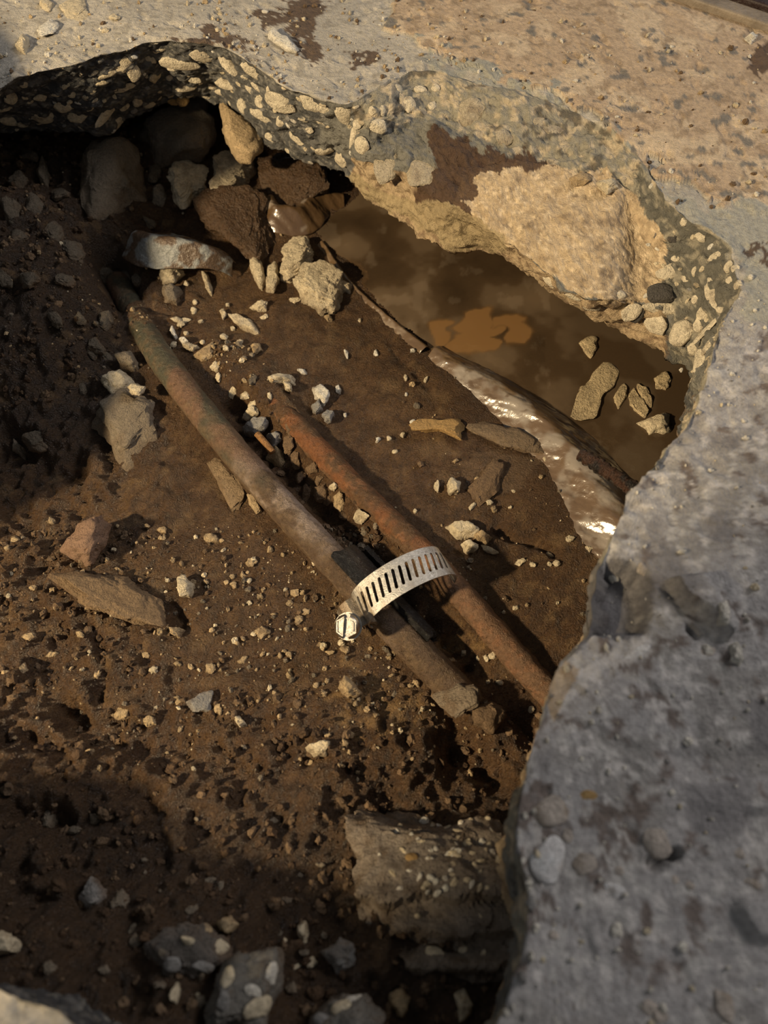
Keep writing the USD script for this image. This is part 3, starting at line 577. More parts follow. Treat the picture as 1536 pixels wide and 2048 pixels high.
pebbles('pebbles on the mud left of the pipes', ('small pale pebble', 'on rough mud left of the pipes'), [(325, 1059, 20, 18, 0), (327, 1075, 12, 16, 20), (425, 1078, 26, 20, 0), (443, 1081, 12, 9, 0), (503, 1125, 22, 18, 0), (485, 1150, 16, 12, 40), (540, 1100, 16, 14, 0), (465, 1154, 10, 12, 0), (467, 1170, 15, 13, 0), (363, 1127, 10, 10, 0), (588, 1186, 20, 14, 0), (612, 1223, 16, 12, 0), (596, 1240, 18, 22, 20), (524, 1264, 26, 24, 0), (420, 1336, 18, 28, 15), (485, 1320, 26, 12, -35), (355, 1328, 14, 10, 0), (292, 1310, 16, 14, 0), (60, 1274, 24, 22, 0), (48, 1337, 14, 20, 0), (160, 1270, 18, 14, 0), (105, 1310, 26, 10, -20), (560, 1312, 12, 14, 0), (578, 1311, 12, 15, 0), (633, 1370, 13, 13, 0), (655, 1362, 10, 14, 0), (357, 1403, 14, 16, 30), (440, 1424, 12, 16, 0), (516, 1402, 10, 10, 0), (660, 1305, 16, 10, 0), (690, 1298, 22, 16, 0), (640, 1290, 14, 10, 0), (710, 1408, 12, 10, 0), (752, 1430, 14, 12, 0), (700, 1470, 20, 14, -20), (690, 1485, 14, 18, 0), (680, 1530, 18, 10, 0), (620, 1525, 14, 12, 0), (655, 1470, 14, 10, 0), (245, 1425, 34, 30, 0), (300, 1440, 26, 22, 0), (320, 1075, 12, 10, 0), (28, 1080, 22, 20, 0), (100, 1040, 18, 14, 0)], 'tan', muddy=.62, hfac=.36)
pebbles('pebbles on the mud right of the thin pipe', ('small pale pebble', 'on mud right of the thin pipe'), [(945, 1012, 10, 20, 50), (980, 1005, 14, 13, 0), (1020, 1015, 8, 8, 0), (1090, 918, 14, 12, 0), (1100, 1108, 16, 18, 20), (1112, 1128, 16, 14, 0), (1098, 1128, 12, 10, 0), (1040, 1125, 20, 13, -10), (1066, 1130, 12, 11, 0), (1031, 1215, 12, 10, 0), (1180, 1098, 18, 12, 0), (1140, 1078, 22, 12, -20), (852, 760, 8, 12, 30), (812, 755, 8, 12, 0), (790, 905, 10, 9, 0), (770, 1010, 8, 8, 0), (830, 1022, 8, 8, 0), (928, 1305, 12, 12, 0), (985, 1310, 16, 14, 0), (1000, 1365, 14, 12, 0), (1062, 1420, 12, 14, 0), (945, 1420, 12, 12, 0), (1008, 1225, 10, 8, 0), (720, 640, 8, 8, 0), (806, 870, 12, 10, 0), (778, 878, 10, 14, 0)], 'pale')
pebbles('pebbles in the gravel patch', ('small gravel stone', 'in the patch above the thick pipe'), [(352, 640, 22, 10, 0), (362, 650, 18, 10, -10), (370, 641, 22, 9, 0), (402, 643, 12, 9, 0), (455, 610, 10, 8, 0), (372, 567, 10, 10, 0), (388, 620, 12, 14, 0), (390, 605, 10, 10, 0), (448, 675, 14, 14, 0), (466, 658, 12, 8, 0), (480, 685, 16, 10, 0), (452, 697, 12, 14, 0), (430, 735, 18, 14, 0), (437, 755, 12, 16, 0), (465, 782, 12, 24, 30), (490, 792, 22, 14, 0), (503, 808, 20, 10, 0), (540, 792, 10, 14, 0), (336, 700, 14, 12, 0), (372, 668, 10, 10, 0), (348, 690, 16, 10, -30), (405, 685, 12, 10, 0), (530, 633, 16, 9, 0), (500, 655, 9, 9, 0), (590, 600, 28, 9, 0)], 'pale')
pebbles('clods in the gap between the pipes', ('brown clod', 'in the crumbly gap'), [(575, 890, 26, 30, 20), (590, 920, 22, 28, 0), (600, 955, 22, 30, 15), (612, 985, 20, 30, 0), (640, 985, 26, 30, 0), (625, 935, 24, 22, 0), (585, 860, 28, 24, 0), (640, 960, 20, 18, 0), (604, 1005, 14, 34, 10), (560, 946, 16, 14, 0), (690, 1030, 22, 18, 0), (640, 905, 18, 18, 0), (655, 1000, 20, 16, 0), (545, 1155 - 270, 16, 16, 0)], 'brown', muddy=.3)
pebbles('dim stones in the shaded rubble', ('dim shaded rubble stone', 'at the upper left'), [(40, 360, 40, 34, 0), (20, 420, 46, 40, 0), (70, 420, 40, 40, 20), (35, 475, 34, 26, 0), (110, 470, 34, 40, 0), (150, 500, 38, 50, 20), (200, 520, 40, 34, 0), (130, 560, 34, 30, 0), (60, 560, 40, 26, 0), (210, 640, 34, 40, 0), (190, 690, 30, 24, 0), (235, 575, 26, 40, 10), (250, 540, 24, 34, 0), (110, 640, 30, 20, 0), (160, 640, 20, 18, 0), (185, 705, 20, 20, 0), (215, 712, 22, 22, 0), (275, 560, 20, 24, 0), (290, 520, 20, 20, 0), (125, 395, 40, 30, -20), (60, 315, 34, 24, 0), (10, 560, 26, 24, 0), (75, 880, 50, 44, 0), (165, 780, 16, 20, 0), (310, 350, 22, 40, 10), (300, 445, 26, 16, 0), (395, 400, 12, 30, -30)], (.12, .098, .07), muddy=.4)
pebbles('stones on the near soil slope', ('dull pebble', 'at the bottom of the hole'), [(100, 1640, 34, 44, 10), (150, 1660, 30, 22, 0), (190, 1640, 24, 22, 0), (290, 1720, 14, 10, 0), (395, 1640, 12, 10, 0), (385, 1820, 22, 24, 0), (270, 1885, 26, 34, 0), (300, 1900, 24, 30, 0), (400, 1950, 24, 22, 0), (320, 1970, 26, 22, 0), (610, 1905, 22, 14, 0), (575, 1800, 26, 12, 0), (545, 1640, 16, 12, 0), (640, 1730, 20, 10, 0), (600, 1750, 12, 12, 0), (650, 1870, 14, 16, 0), (560, 1870, 20, 16, 0), (100, 1935, 30, 24, 0), (210, 1940, 24, 18, 0), (420, 1760, 22, 18, 0), (440, 1770, 14, 20, 0), (240, 1800, 34, 40, 0), (265, 1860, 24, 28, 0), (585, 1975, 22, 22, 0), (400, 2005, 20, 30, 0), (290, 1745, 8, 8, 0), (320, 1782, 8, 8, 0)], 'dim', muddy=.35)
pebbles('small pebbles by the aggregate chunks', ('pale yellow pebble', 'among the concrete chunks'), [(610, 1880, 12, 22, 20), (625, 1925, 24, 18, 0), (590, 1935, 24, 14, -20), (570, 1880, 12, 10, 0), (395, 1990, 10, 12, 0)], 'pale')

# broken concrete chunks with aggregate in them
def chunk(label, pts, hm, tone, chips, level=4, name='concrete_chunk', terrace=None, **kw):
    SEED[0] += 7
    q, f, col, base = stone_mesh(pts, hm * .001, SEED[0], tone, level=level, **kw)
    if terrace:
        x, y, _ = project(q); jit = (fbm(q * 60, 4, 55) - .5) * 60
        for y0, dz in terrace: q[:, 2] -= dz * sstep(y0 - 7, y0 + 7, y + jit) * sstep(-.05, .3, (q[:, 2] - base[2]) / (hm * .001))
        q[:, 2] += (fbm(q * np.array([40, 150, 150]), 4, 57) - .5) * .010
        col = lerp(col, (.30, .26, .22), sstep(.5, .62, fbm(q * 70, 4, 59)) * .5); col = lerp(col, (.12, .08, .045), sstep(.52, .64, fbm(q * 95, 4, 58)) * .75)
    h = holder(name, base, label=label, category='concrete chunk')
    lm_ = obj('body', (q - base, f), M_WETROCK if terrace else M_ROCK, h, col, smooth=30)
    x, y, dd = project(q); nn = vnormals(q, f); t = cKDTree(np.c_[x, y])
    for i, (cx_, cy_, w_, h_, an, tn) in enumerate(chips):
        js = t.query((cx_, cy_), 14)[1]; j = js[np.argmin(dd[js])]
        chip(h, q[j] - base, nn[j], w_ * dd[j] / FPX, h_ * dd[j] / FPX, an, tn, SEED[0] + i)
    return h
def chip(parent, p, no, w, h, an, tone, seed, thick=.30, proud=.25, level=2):
    """an aggregate stone bedded in a broken face: w along the picture's direction an (degrees), h across"""
    rng = np.random.default_rng(seed)
    u, v, f = rock_unit(rng, level, 5, .6, .92, .12)
    view = CAM - p; view /= np.linalg.norm(view)
    no = no / np.linalg.norm(no); no = no + .5 * view; no /= np.linalg.norm(no)
    a_ = math.radians(an); t1 = RGT * math.cos(a_) - UPV * math.sin(a_); t1 = t1 - no * (t1 @ no); t1 /= np.linalg.norm(t1); t2 = np.cross(no, t1)
    th = thick * min(w, h) * .5 * 1.5
    q = p + (v[:, :1] * t1 * w / 2 + v[:, 1:2] * t2 * h / 2 + v[:, 2:] * no * th) * 1.12 + no * th * (proud - .3)
    base = np.array(TONE[tone] if isinstance(tone, str) else tone)
    g = fbm(q * 260, 3, seed % 83)
    col = lerp(base * (.8 + .4 * g[:, None]), (.2, .15, .1), sstep(.6, .7, fbm(q * 160, 3, seed % 71)) * .5)
    obj('aggregate_stone', (q, f), M_ROCK, parent, np.clip(col, .01, .75), smooth=35)

chunk('grey concrete chunk with pale aggregate, leftmost of the broken pieces at bottom', [(438, 1955), (480, 1912), (552, 1905), (562, 1970), (545, 2070), (420, 2070)], 20, 'concrete', [(545, 1945, 30, 44, 0, 'white'), (500, 1972, 40, 22, 30, 'white'), (455, 1955, 26, 44, 10, 'pale'), (517, 2015, 60, 52, 0, 'pale'), (445, 2005, 26, 40, 0, 'grey')], muddy=.38, nz=.2)
chunk('dark muddy lump of aggregate concrete, left of the other broken pieces', [(300, 1890), (370, 1848), (452, 1868), (472, 1920), (410, 1972), (330, 1958)], 14, (.13, .115, .10), [(378, 1882, 28, 18, 20, 'pale'), (442, 1897, 44, 30, -20, 'pale'), (425, 1850, 26, 18, 0, 'tan'), (350, 1925, 40, 26, 0, 'grey'), (410, 1930, 44, 26, 10, 'grey'), (330, 1900, 20, 14, 0, 'dim')], muddy=.4, nz=.2)
chunk('grey concrete fragment with a yellow stone, right of the bottom chunk', [(618, 2045), (660, 2002), (730, 1985), (765, 2030), (745, 2080), (620, 2080)], 18, 'concrete', [(685, 2012, 48, 26, -25, 'pale'), (712, 1995, 34, 20, 20, 'white'), (640, 2045, 40, 30, 0, 'grey')], muddy=.38, nz=.2)
MUDCHUNK = [(700, 1755), (712, 1690), (728, 1622), (830, 1600), (960, 1598), (1012, 1640), (1062, 1700), (1066, 1780), (1050, 1900), (960, 1985), (800, 1962), (742, 1900), (708, 1820)]
SEED[0] += 7
rngc = np.random.default_rng(77)
crumb = []
for _ in range(60):
    x_, y_ = rngc.normal(905, 55), rngc.normal(1715, 45)
    crumb.append((x_, y_, rngc.uniform(8, 22), rngc.uniform(7, 14), rngc.uniform(0, 180), 'pale' if rngc.random() < .6 else 'white'))
crumb += [(815, 1710, 24, 18, 0, 'ochre'), (1000, 1716, 16, 16, 0, 'pale'), (985, 1652, 14, 12, 0, 'white'), (850, 1622, 22, 16, 0, 'white'), (880, 1617, 14, 10, 0, 'white'), (800, 1772, 14, 10, 0, 'white'), (792, 1660, 10, 9, 0, 'white'), (820, 1668, 9, 9, 0, 'white'), (870, 1900, 40, 26, 30, 'pale'), (895, 1915, 30, 24, 0, 'pale'), (930, 1905, 20, 20, 0, 'pale'), (970, 1905, 10, 24, 40, 'pale'), (755, 1705, 10, 8, 0, 'white'), (930, 1590, 10, 8, 0, 'pale')]
chunk('big mud-caked grey block with pale crumbs beside the near slab edge', MUDCHUNK, 26, (.25, .205, .16), crumb, level=5, muddy=.35, sink=.35, nz=.20, facets=9, terrace=((1800, .010), (1870, .006), (1905, -.007), (1945, .008)))

# ------------------------------------------------------------------ stones bedded in the broken face and in the slab's top
AGG = [(360, 125, 70, 28, 30), (405, 113, 46, 26, 10), (455, 125, 46, 22, 55), (505, 140, 46, 25, 55), (325, 100, 20, 9, 0), (455, 167, 46, 18, 5), (500, 177, 30, 14, 50), (516, 176, 28, 16, 30), (388, 160, 22, 12, 20), (370, 175, 36, 12, 15), (338, 155, 14, 10, 0), (484, 210, 20, 26, 0), (525, 233, 48, 22, 45), (560, 207, 56, 32, 45), (520, 203, 22, 18, 30), (628, 213, 60, 28, 35), (688, 228, 30, 46, -20), (725, 292, 30, 28, 0), (705, 275, 12, 36, 20), (648, 302, 30, 18, 10), (682, 318, 28, 30, 40), (594, 279, 30, 16, 50), (560, 243, 16, 18, 40), (540, 272, 20, 16, 0), (425, 173, 24, 10, 0), (412, 193, 18, 9, 20), (378, 192, 14, 10, 40), (460, 205, 10, 18, 0), (605, 240, 20, 10, 0), (640, 245, 18, 10, 30), (620, 260, 14, 12, 0), (575, 302, 16, 10, 0), (490, 155, 14, 9, 0), (345, 138, 18, 8, 0), (440, 185, 22, 9, 10), (545, 185, 26, 18, 20), (345, 180, 10, 8, 0),
       (758, 250, 34, 24, 10), (820, 208, 22, 28, 0), (866, 213, 16, 16, 0), (715, 250, 18, 14, 0), (745, 222, 14, 16, 0), (795, 180, 18, 18, 0), (840, 180, 22, 14, 0), (870, 175, 16, 14, 0), (765, 220, 12, 18, 0),
       (1340, 540, 46, 28, -25), (1368, 556, 20, 14, -10), (1350, 518, 14, 11, 0), (1387, 545, 10, 18, 0), (1424, 590, 64, 22, 58), (1408, 627, 24, 40, 15), (1397, 648, 18, 36, 0), (1432, 512, 32, 12, -10), (1455, 535, 14, 22, 15), (1470, 537, 14, 16, 0), (1368, 443, 13, 13, 0), (1402, 473, 24, 16, 40), (1475, 570, 18, 20, 0), (1260, 625, 38, 26, -30), (1335, 618, 80, 24, 5), (1312, 648, 50, 34, 15), (1362, 665, 38, 44, 20), (1412, 662, 12, 66, 38), (1400, 722, 26, 54, 10), (1390, 600, 12, 16, 0), (1458, 560, 14, 12, 0), (1418, 690, 12, 36, 30), (1385, 770, 20, 24, 0), (1240, 590, 24, 16, 0), (1100, 560, 34, 20, 30), (1150, 590, 40, 22, 20), (1185, 612, 34, 16, 20), (1385, 700, 18, 22, 0), (1440, 620, 16, 12, 0)]
ORANGE = [(365, 203, 22, 18, 0), (347, 213, 20, 12, 0)]
DIM = [(250, 125, 52, 24, -45), (266, 146, 24, 26, 0), (245, 178, 46, 18, -10), (215, 150, 32, 10, -20), (206, 165, 26, 10, -20), (130, 172, 22, 9, -30), (20, 192, 26, 28, 0), (7, 218, 22, 16, 0), (85, 195, 28, 15, 10), (127, 215, 30, 22, 0), (85, 235, 42, 28, -20), (155, 235, 36, 22, -5), (22, 241, 36, 18, 30), (236, 243, 32, 20, -40), (300, 208, 22, 15, 0), (276, 203, 20, 18, 0), (215, 225, 62, 16, -40), (180, 217, 18, 9, 0), (145, 190, 14, 10, 0), (60, 205, 12, 8, 0), (310, 155, 26, 22, 30), (300, 120, 20, 10, 30), (170, 195, 14, 10, 0), (50, 170, 18, 10, -20), (190, 145, 16, 8, -20), (110, 190, 16, 10, -20), (45, 250, 18, 10, 0), (250, 215, 18, 12, -30)]
SHELL = [(775, 327, 42, 64, 10), (842, 343, 60, 70, -20), (945, 225, 56, 44, 0), (1010, 275, 30, 24, 0), (1105, 262, 40, 20, 10), (1130, 300, 26, 16, 0), (1075, 245, 24, 18, 0)]
sd = 4000
def bed(lst, tone, proud=.22, which=0, thick=.28):
    global sd
    for (x, y, w, h, an) in lst:
        sd += 3
        p, no, dd, k = pick(x, y, which)
        chip(FLOOR, p, no, 1.16 * w * dd / FPX, 1.2 * h * dd / FPX, an, tone, sd, thick, proud)
bed(AGG, (.68, .60, .45)); bed(ORANGE, 'ochre'); bed(DIM, 'pale'); bed(SHELL, (.44, .38, .28), .05, thick=.2)
bed([(1322, 588, 58, 32, 10), (1275, 632, 20, 30, 40), (1345, 480, 20, 16, 0)], 'dark', .2)
# the big tan chip hanging under the back edge
p, no, dd, k = pick(468, 232, 0)
q, f, col, base = stone_mesh([(436, 208), (465, 232), (521, 274), (516, 296), (495, 309), (470, 301), (446, 262)], .014, 91, 'tan', z0=p[2] - .004, muddy=.05, facets=5)
obj('aggregate_stone', (q, f), M_ROCK, FLOOR, np.clip(col * 1.15, 0, .7), smooth=True, label='large tan stone hanging from the slab underside')
bed([(1098, 1721, 62, 70, 10), (1228, 1778, 36, 22, 30), (1273, 1304, 50, 16, -30)], (.74, .72, .70), .5, thick=.2)
bed([(1098, 1621, 62, 50, 0), (1315, 1683, 46, 50, 0), (1135, 1673, 22, 20, 0), (1168, 1728, 40, 38, 0), (1298, 2016, 32, 22, 0), (1445, 2006, 34, 52, 0), (1505, 1768, 30, 16, 20), (1478, 1706, 20, 16, 0), (1108, 1871, 16, 16, 0), (1378, 1771, 16, 14, 0), (1323, 2036, 26, 22, 0), (1418, 1304, 28, 16, -10), (1285, 1139, 18, 24, 0), (1350, 1760, 14, 12, 0), (1240, 1740, 16, 14, 0)], (.48, .42, .36), .45, thick=.25)
bed([(1175, 1591, 30, 18, 0), (1136, 1331, 15, 46, 15)], 'ochre', .0, thick=.2)
# scattered small chips over the dark face
rng = np.random.default_rng(5)
fm = np.where((np.repeat(KIND, NU) == 1) & (px0 > -10) & (px0 < 1500) & (py0 < 800) & ((px0 < 720) | ((px0 > 1290) & (vv < 2.6))) & (vv > .12) & (vv < 2.9))[0]
taken = np.array([(a_[0], a_[1]) for a_ in AGG + DIM])
cnt = 0
while cnt < 110:
    j = rng.choice(fm)
    if SLABN[j] @ (CAM - SLABV[j]) <= 0 or np.min(np.hypot(*(taken - (px0[j], py0[j])).T)) < 13: continue
    taken = np.vstack([taken, (px0[j], py0[j])]); cnt += 1; sd += 3
    dj = project(SLABV[j])[2]
    chip(FLOOR, SLABV[j], SLABN[j], rng.uniform(8, 17) * dj / FPX, rng.uniform(6, 11) * dj / FPX, rng.uniform(-60, 60), ('pale', 'pale', 'grey', 'white')[rng.integers(4)], sd, .34, .15, level=1)

# a lump of the broken-out concrete left on the floor beside the hole: its shade lies over the back left rubble
rl = np.random.default_rng(31)
u, v, f = rock_unit(rl, 4, 8, .66, .95, .10, sides=False)
q = v * [.21, .17, .085]; q = q + np.array([-.545, .165, .058]); q[:, 2] = np.maximum(q[:, 2], .001)
obj('concrete_lump', (q, f), M_ROCK, col=np.clip(np.array(TONE['concrete']) * (.7 + .6 * fbm(q * 120, 3, 33)[:, None]), 0, 1), smooth=30, base=(-.545, .165, .001), label='broken-out lump of grey concrete lying on the floor left of the hole', category='concrete lump')
# loose bits on the floor
for lab, pts, hm, tone, kw in [
 ('white lumpy scrap of plaster on the brown stain at the back', [(528, 62), (545, 56), (560, 72), (585, 78), (598, 98), (588, 103), (556, 88), (535, 76)], 4, 'white', dict(muddy=.1)),
 ('flat pale flake on the back left floor with a curled edge', [(120, 12), (165, -8), (178, 22), (160, 42), (136, 34)], 2.5, 'pale', dict(muddy=.05)),
 ('rounded pebble near the top left of the back floor', [(78, 4), (95, -4), (108, 8), (98, 20), (82, 16)], 4, 'pale', dict(muddy=.1)),
 ('crumbled white plaster bit on the back left floor', [(70, 55), (100, 42), (118, 52), (108, 70), (85, 76)], 3, 'white', dict(muddy=.25)),
 ('pale wedge of mortar at the left end of the back edge', [(32, 95), (44, 68), (58, 80), (50, 106)], 5, 'pale', dict(muddy=.1)),
 ('pink white stone loose on the near slab, upper of two', [(1436, 1212), (1450, 1205), (1460, 1225), (1455, 1248), (1438, 1244)], 5, 'white', dict(muddy=.1)),
 ('pink white stone loose on the near slab, lower of two', [(1462, 1290), (1474, 1285), (1488, 1318), (1480, 1330), (1460, 1326)], 4, 'white', dict(muddy=.1)),
 ('white chip on the back right floor near the dark board', [(1490, 75), (1505, 66), (1514, 78), (1502, 86)], 4, 'white', dict(muddy=.05)),
 ('flat dark grey shell of mortar lying on the tan ledge', [(1140, 358), (1165, 348), (1188, 352), (1180, 366), (1150, 368)], 4, 'tan', dict(muddy=.1)),
 ('tan curl of mortar at the right of the ledge top', [(1195, 368), (1225, 360), (1235, 375), (1215, 386)], 4, 'pale', dict(muddy=.2)),
 ]:
    stone(lab, pts, hm, tone, name='mortar_fragment' if 'mortar' in lab or 'plaster' in lab else 'stone', cat='fragment' if 'mortar' in lab or 'plaster' in lab else 'stone', **kw)
pebbles('white specks of grit on the near slab', ('tiny white slab speck', 'nearest the camera'), [(1502, 555, 10, 7, 30), (1480, 600, 9, 6, 0), (1510, 620, 8, 6, 0), (1362, 740, 8, 8, 0), (1495, 1240, 9, 9, 0), (1530, 1400, 9, 8, 0), (1495, 1420, 9, 9, 0), (1440, 1480, 8, 8, 0), (1200, 1760, 10, 9, 0), (1250, 1790, 12, 9, 0), (1455, 1935, 12, 9, 0), (1300, 1980, 14, 10, 0), (1160, 1810, 12, 10, 0), (1235, 1900, 14, 9, 0)], 'white', muddy=.05)
pebbles('grit on the back floor', ('tiny pale floor crumb', 'at the back'), [(1163, 50, 9, 8, 0), (700, 25, 7, 6, 0), (230, 35, 22, 10, 0), (212, 62, 20, 8, -20), (197, 92, 8, 6, 0), (160, 75, 6, 6, 0), (1300, 140, 7, 7, 0), (885, 90, 7, 6, 0), (1295, 70, 9, 9, 0), (440, 28, 12, 7, 0)], 'pale', muddy=.1)

rng = np.random.default_rng(14)
vs, fs, cs, nn_ = [], [], [], 0
cand = np.where(top & (((px0 > 1000) & (py0 > 560)) | (py0 < 420)) & (px0 > -10) & (px0 < 1546) & (py0 > -10) & (py0 < 2058) & ~((px0 > 1250) & (py0 < 100)))[0]
for j in rng.choice(cand, 800):
    u, f = np.array(ICO[1].vertices), np.array(ICO[1].faces)
    sz = .0005 + .0017 * rng.random() ** 3
    near_side = py0[j] > 560
    q = u * rng.uniform(.6, 1.2, (len(u), 1)) * sz * rng.uniform(.6, 1.3, 3) + SLABV[j] + [0, 0, sz * .25]
    t = ('white', 'white', 'pale', 'white', 'grey')[rng.integers(5)] if near_side else ('pale', 'white', 'brown', 'tan')[rng.integers(4)]
    vs.append(q); fs.append(f + nn_); nn_ += len(u); cs.append(np.tile(np.array(TONE[t]), (len(u), 1)))
obj('floor_grit', (np.vstack(vs), np.vstack(fs)), M_ROCK, col=np.vstack(cs), label='fine white and dark grit scattered over the concrete floor', category='grit', kind='stuff')
# ------------------------------------------------------------------ crumbs and grit over the mud (nobody could count these)
rng = np.random.default_rng(9)
def scatter(num, region, tones, smin, smax, name, label, cat):
    vs, fs, cs, nn = [], [], [], 0
    made = 0
    s = ICO[1]; u = np.array(s.vertices); f = np.array(s.faces)
    wts = region(mp, mq).astype(float) * ((mp > -20) & (mp < 1450) & (mq > 240) & (mq < 2060))
    wts /= wts.sum()
    for j in rng.choice(len(MV), num, p=wts):
        if mq[j] < 1050 and MV[j, 2] < WATER_Z + .001: continue
        sz = smin + (smax - smin) * rng.random() ** 3
        o = rng.uniform(.6, 1.2, (len(u), 1)) 
        q = u * o * (sz * rng.uniform(.6, 1.3, 3))
        a_ = rng.uniform(0, 6.28); c_, s_ = math.cos(a_), math.sin(a_)
        q = q @ np.array([[c_, s_, 0], [-s_, c_, 0], [0, 0, 1]]) + MV[j] + [0, 0, sz * .35]
        t = tones[rng.integers(len(tones))]
        vs.append(q); fs.append(f + nn); nn += len(u); cs.append(np.tile(np.array(TONE[t]) * rng.uniform(.75, 1.2), (len(u), 1)))
    obj(name, (np.vstack(vs), np.vstack(fs)), M_ROCK, col=np.vstack(cs), smooth=False, label=label, category=cat, kind='stuff')
scatter(3000, lambda x, y: (y < 1560) * (1.2 * np.exp(-((x - 400) ** 2 + (y - 690) ** 2) / 9000) * 4 + .8 * np.exp(-((x - 680) ** 2 + (y - 1260) ** 2) / 60000) + 1.3 * np.exp(-((x - 450) ** 2 + (y - 1200) ** 2) / 90000) + .25 + .8 * np.exp(-((x - 800) ** 2 + (y - 1420) ** 2) / 16000)), ('tan', 'tan', 'dim', 'brown', 'pale'), .0005, .0024, 'grit', 'scattered pale grit and crumbs over the lit brown mud', 'grit')
scatter(2600, lambda x, y: ((y > 1380) | (x < 300)) * 1.0, ('brown', 'mud', 'mud', 'mud', 'brown'), .0008, .0034, 'soil_crumbs', 'loose dark soil crumbs on the near slope and left side', 'soil')
scatter(900, lambda x, y: np.exp(-(linedist([(490, 830), (600, 960), (720, 1080)], x, y) / 32) ** 2), ('brown', 'mud', 'mud', 'dim'), .0010, .0042, 'gap_crumbs', 'dark clumpy crumbs filling the gap between the two pipes', 'soil')

# ------------------------------------------------------------------ copper pipes
def tube(line, rad, ns=40, wob=.0):
    T = np.gradient(line, axis=0); T /= np.linalg.norm(T, axis=1, keepdims=True)
    up = np.array([0, 0, 1.0]); S = np.cross(T, up); S /= np.linalg.norm(S, axis=1, keepdims=True); U = np.cross(S, T)
    a_ = np.linspace(0, 2 * np.pi, ns, endpoint=False)
    r = np.broadcast_to(rad, (len(line),))[:, None]
    v = line[:, None] + (np.cos(a_)[None, :, None] * S[:, None] + np.sin(a_)[None, :, None] * U[:, None]) * r[..., None]
    n_ = len(line); ix = np.arange(n_ * ns).reshape(n_, ns)
    a0, b0, c0, d0 = ix[:-1], np.roll(ix[:-1], -1, 1), np.roll(ix[1:], -1, 1), ix[1:]
    f = np.concatenate([np.stack([a0, b0, c0], -1).reshape(-1, 3), np.stack([a0, c0, d0], -1).reshape(-1, 3)])
    v = v.reshape(-1, 3)
    for ring, flip in ((0, False), (n_ - 1, True)):
        v = np.vstack([v, line[ring]]); cen = len(v) - 1
        cap = np.c_[np.full(ns, cen), np.roll(ix[ring], -1), ix[ring]]
        f = np.vstack([f, cap if not flip else cap[:, ::-1]])
    return v, f, np.concatenate([np.repeat(np.arange(n_) / (n_ - 1), ns), [0, 1]]), np.concatenate([np.tile(np.sin(a_), n_), [0, 0]])
def resample(l, k):
    s = np.concatenate([[0], np.cumsum(np.linalg.norm(np.diff(l, axis=0), axis=1))]); return np.stack([np.interp(np.linspace(0, s[-1], k), s, l[:, i]) for i in range(3)], 1)
v, f, tpos, upn = tube(resample(LPL, 420), LR)
g1, g2, g3 = fbm(v * 60, 4, 301), fbm(v * 240, 4, 302), fbm(v * 26, 3, 303)
ppx, ppy, _ = project(v)
col = np.tile((.095, .060, .036), (len(v), 1))
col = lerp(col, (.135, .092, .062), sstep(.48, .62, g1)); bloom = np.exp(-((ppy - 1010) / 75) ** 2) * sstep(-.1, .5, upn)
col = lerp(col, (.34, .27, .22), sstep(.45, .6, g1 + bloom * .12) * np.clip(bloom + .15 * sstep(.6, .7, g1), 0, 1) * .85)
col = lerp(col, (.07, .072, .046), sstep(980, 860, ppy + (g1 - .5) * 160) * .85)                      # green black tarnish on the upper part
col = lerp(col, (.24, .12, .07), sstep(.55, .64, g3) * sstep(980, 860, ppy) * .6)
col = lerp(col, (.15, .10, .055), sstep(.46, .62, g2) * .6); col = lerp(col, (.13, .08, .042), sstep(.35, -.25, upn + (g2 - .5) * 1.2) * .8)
v = v + vnormals(v, f) * ((fbm(v * 210, 3, 305) - .5) * .0011)[:, None]
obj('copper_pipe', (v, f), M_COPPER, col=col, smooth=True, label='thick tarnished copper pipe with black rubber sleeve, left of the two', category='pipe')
v, f, tpos, upn = tube(resample(RPL, 380), RR)
g1, g2 = fbm(v * 60, 4, 311), fbm(v * 240, 4, 312)
ppx, ppy, _ = project(v)
col = np.tile((.185, .074, .026), (len(v), 1))
col = lerp(col, (.105, .056, .024), sstep(.44, .58, g1)); col = lerp(col, (.25, .115, .05), sstep(.6, .68, g2) * .7)
col = lerp(col, (.165, .098, .056), sstep(1060, 1180, ppy + (g1 - .5) * 120) * .85); col = lerp(col, (.22, .11, .055), sstep(.52, .62, g2) * sstep(1100, 1200, ppy) * .7)
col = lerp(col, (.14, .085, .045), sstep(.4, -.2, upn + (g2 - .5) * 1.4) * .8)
v = v + vnormals(v, f) * ((fbm(v * 160, 3, 315) - .5) * .0022)[:, None]
obj('copper_pipe', (v, f), M_COPPER, col=col, smooth=True, label='thin orange-brown copper pipe half buried in mud, right of the two', category='pipe')

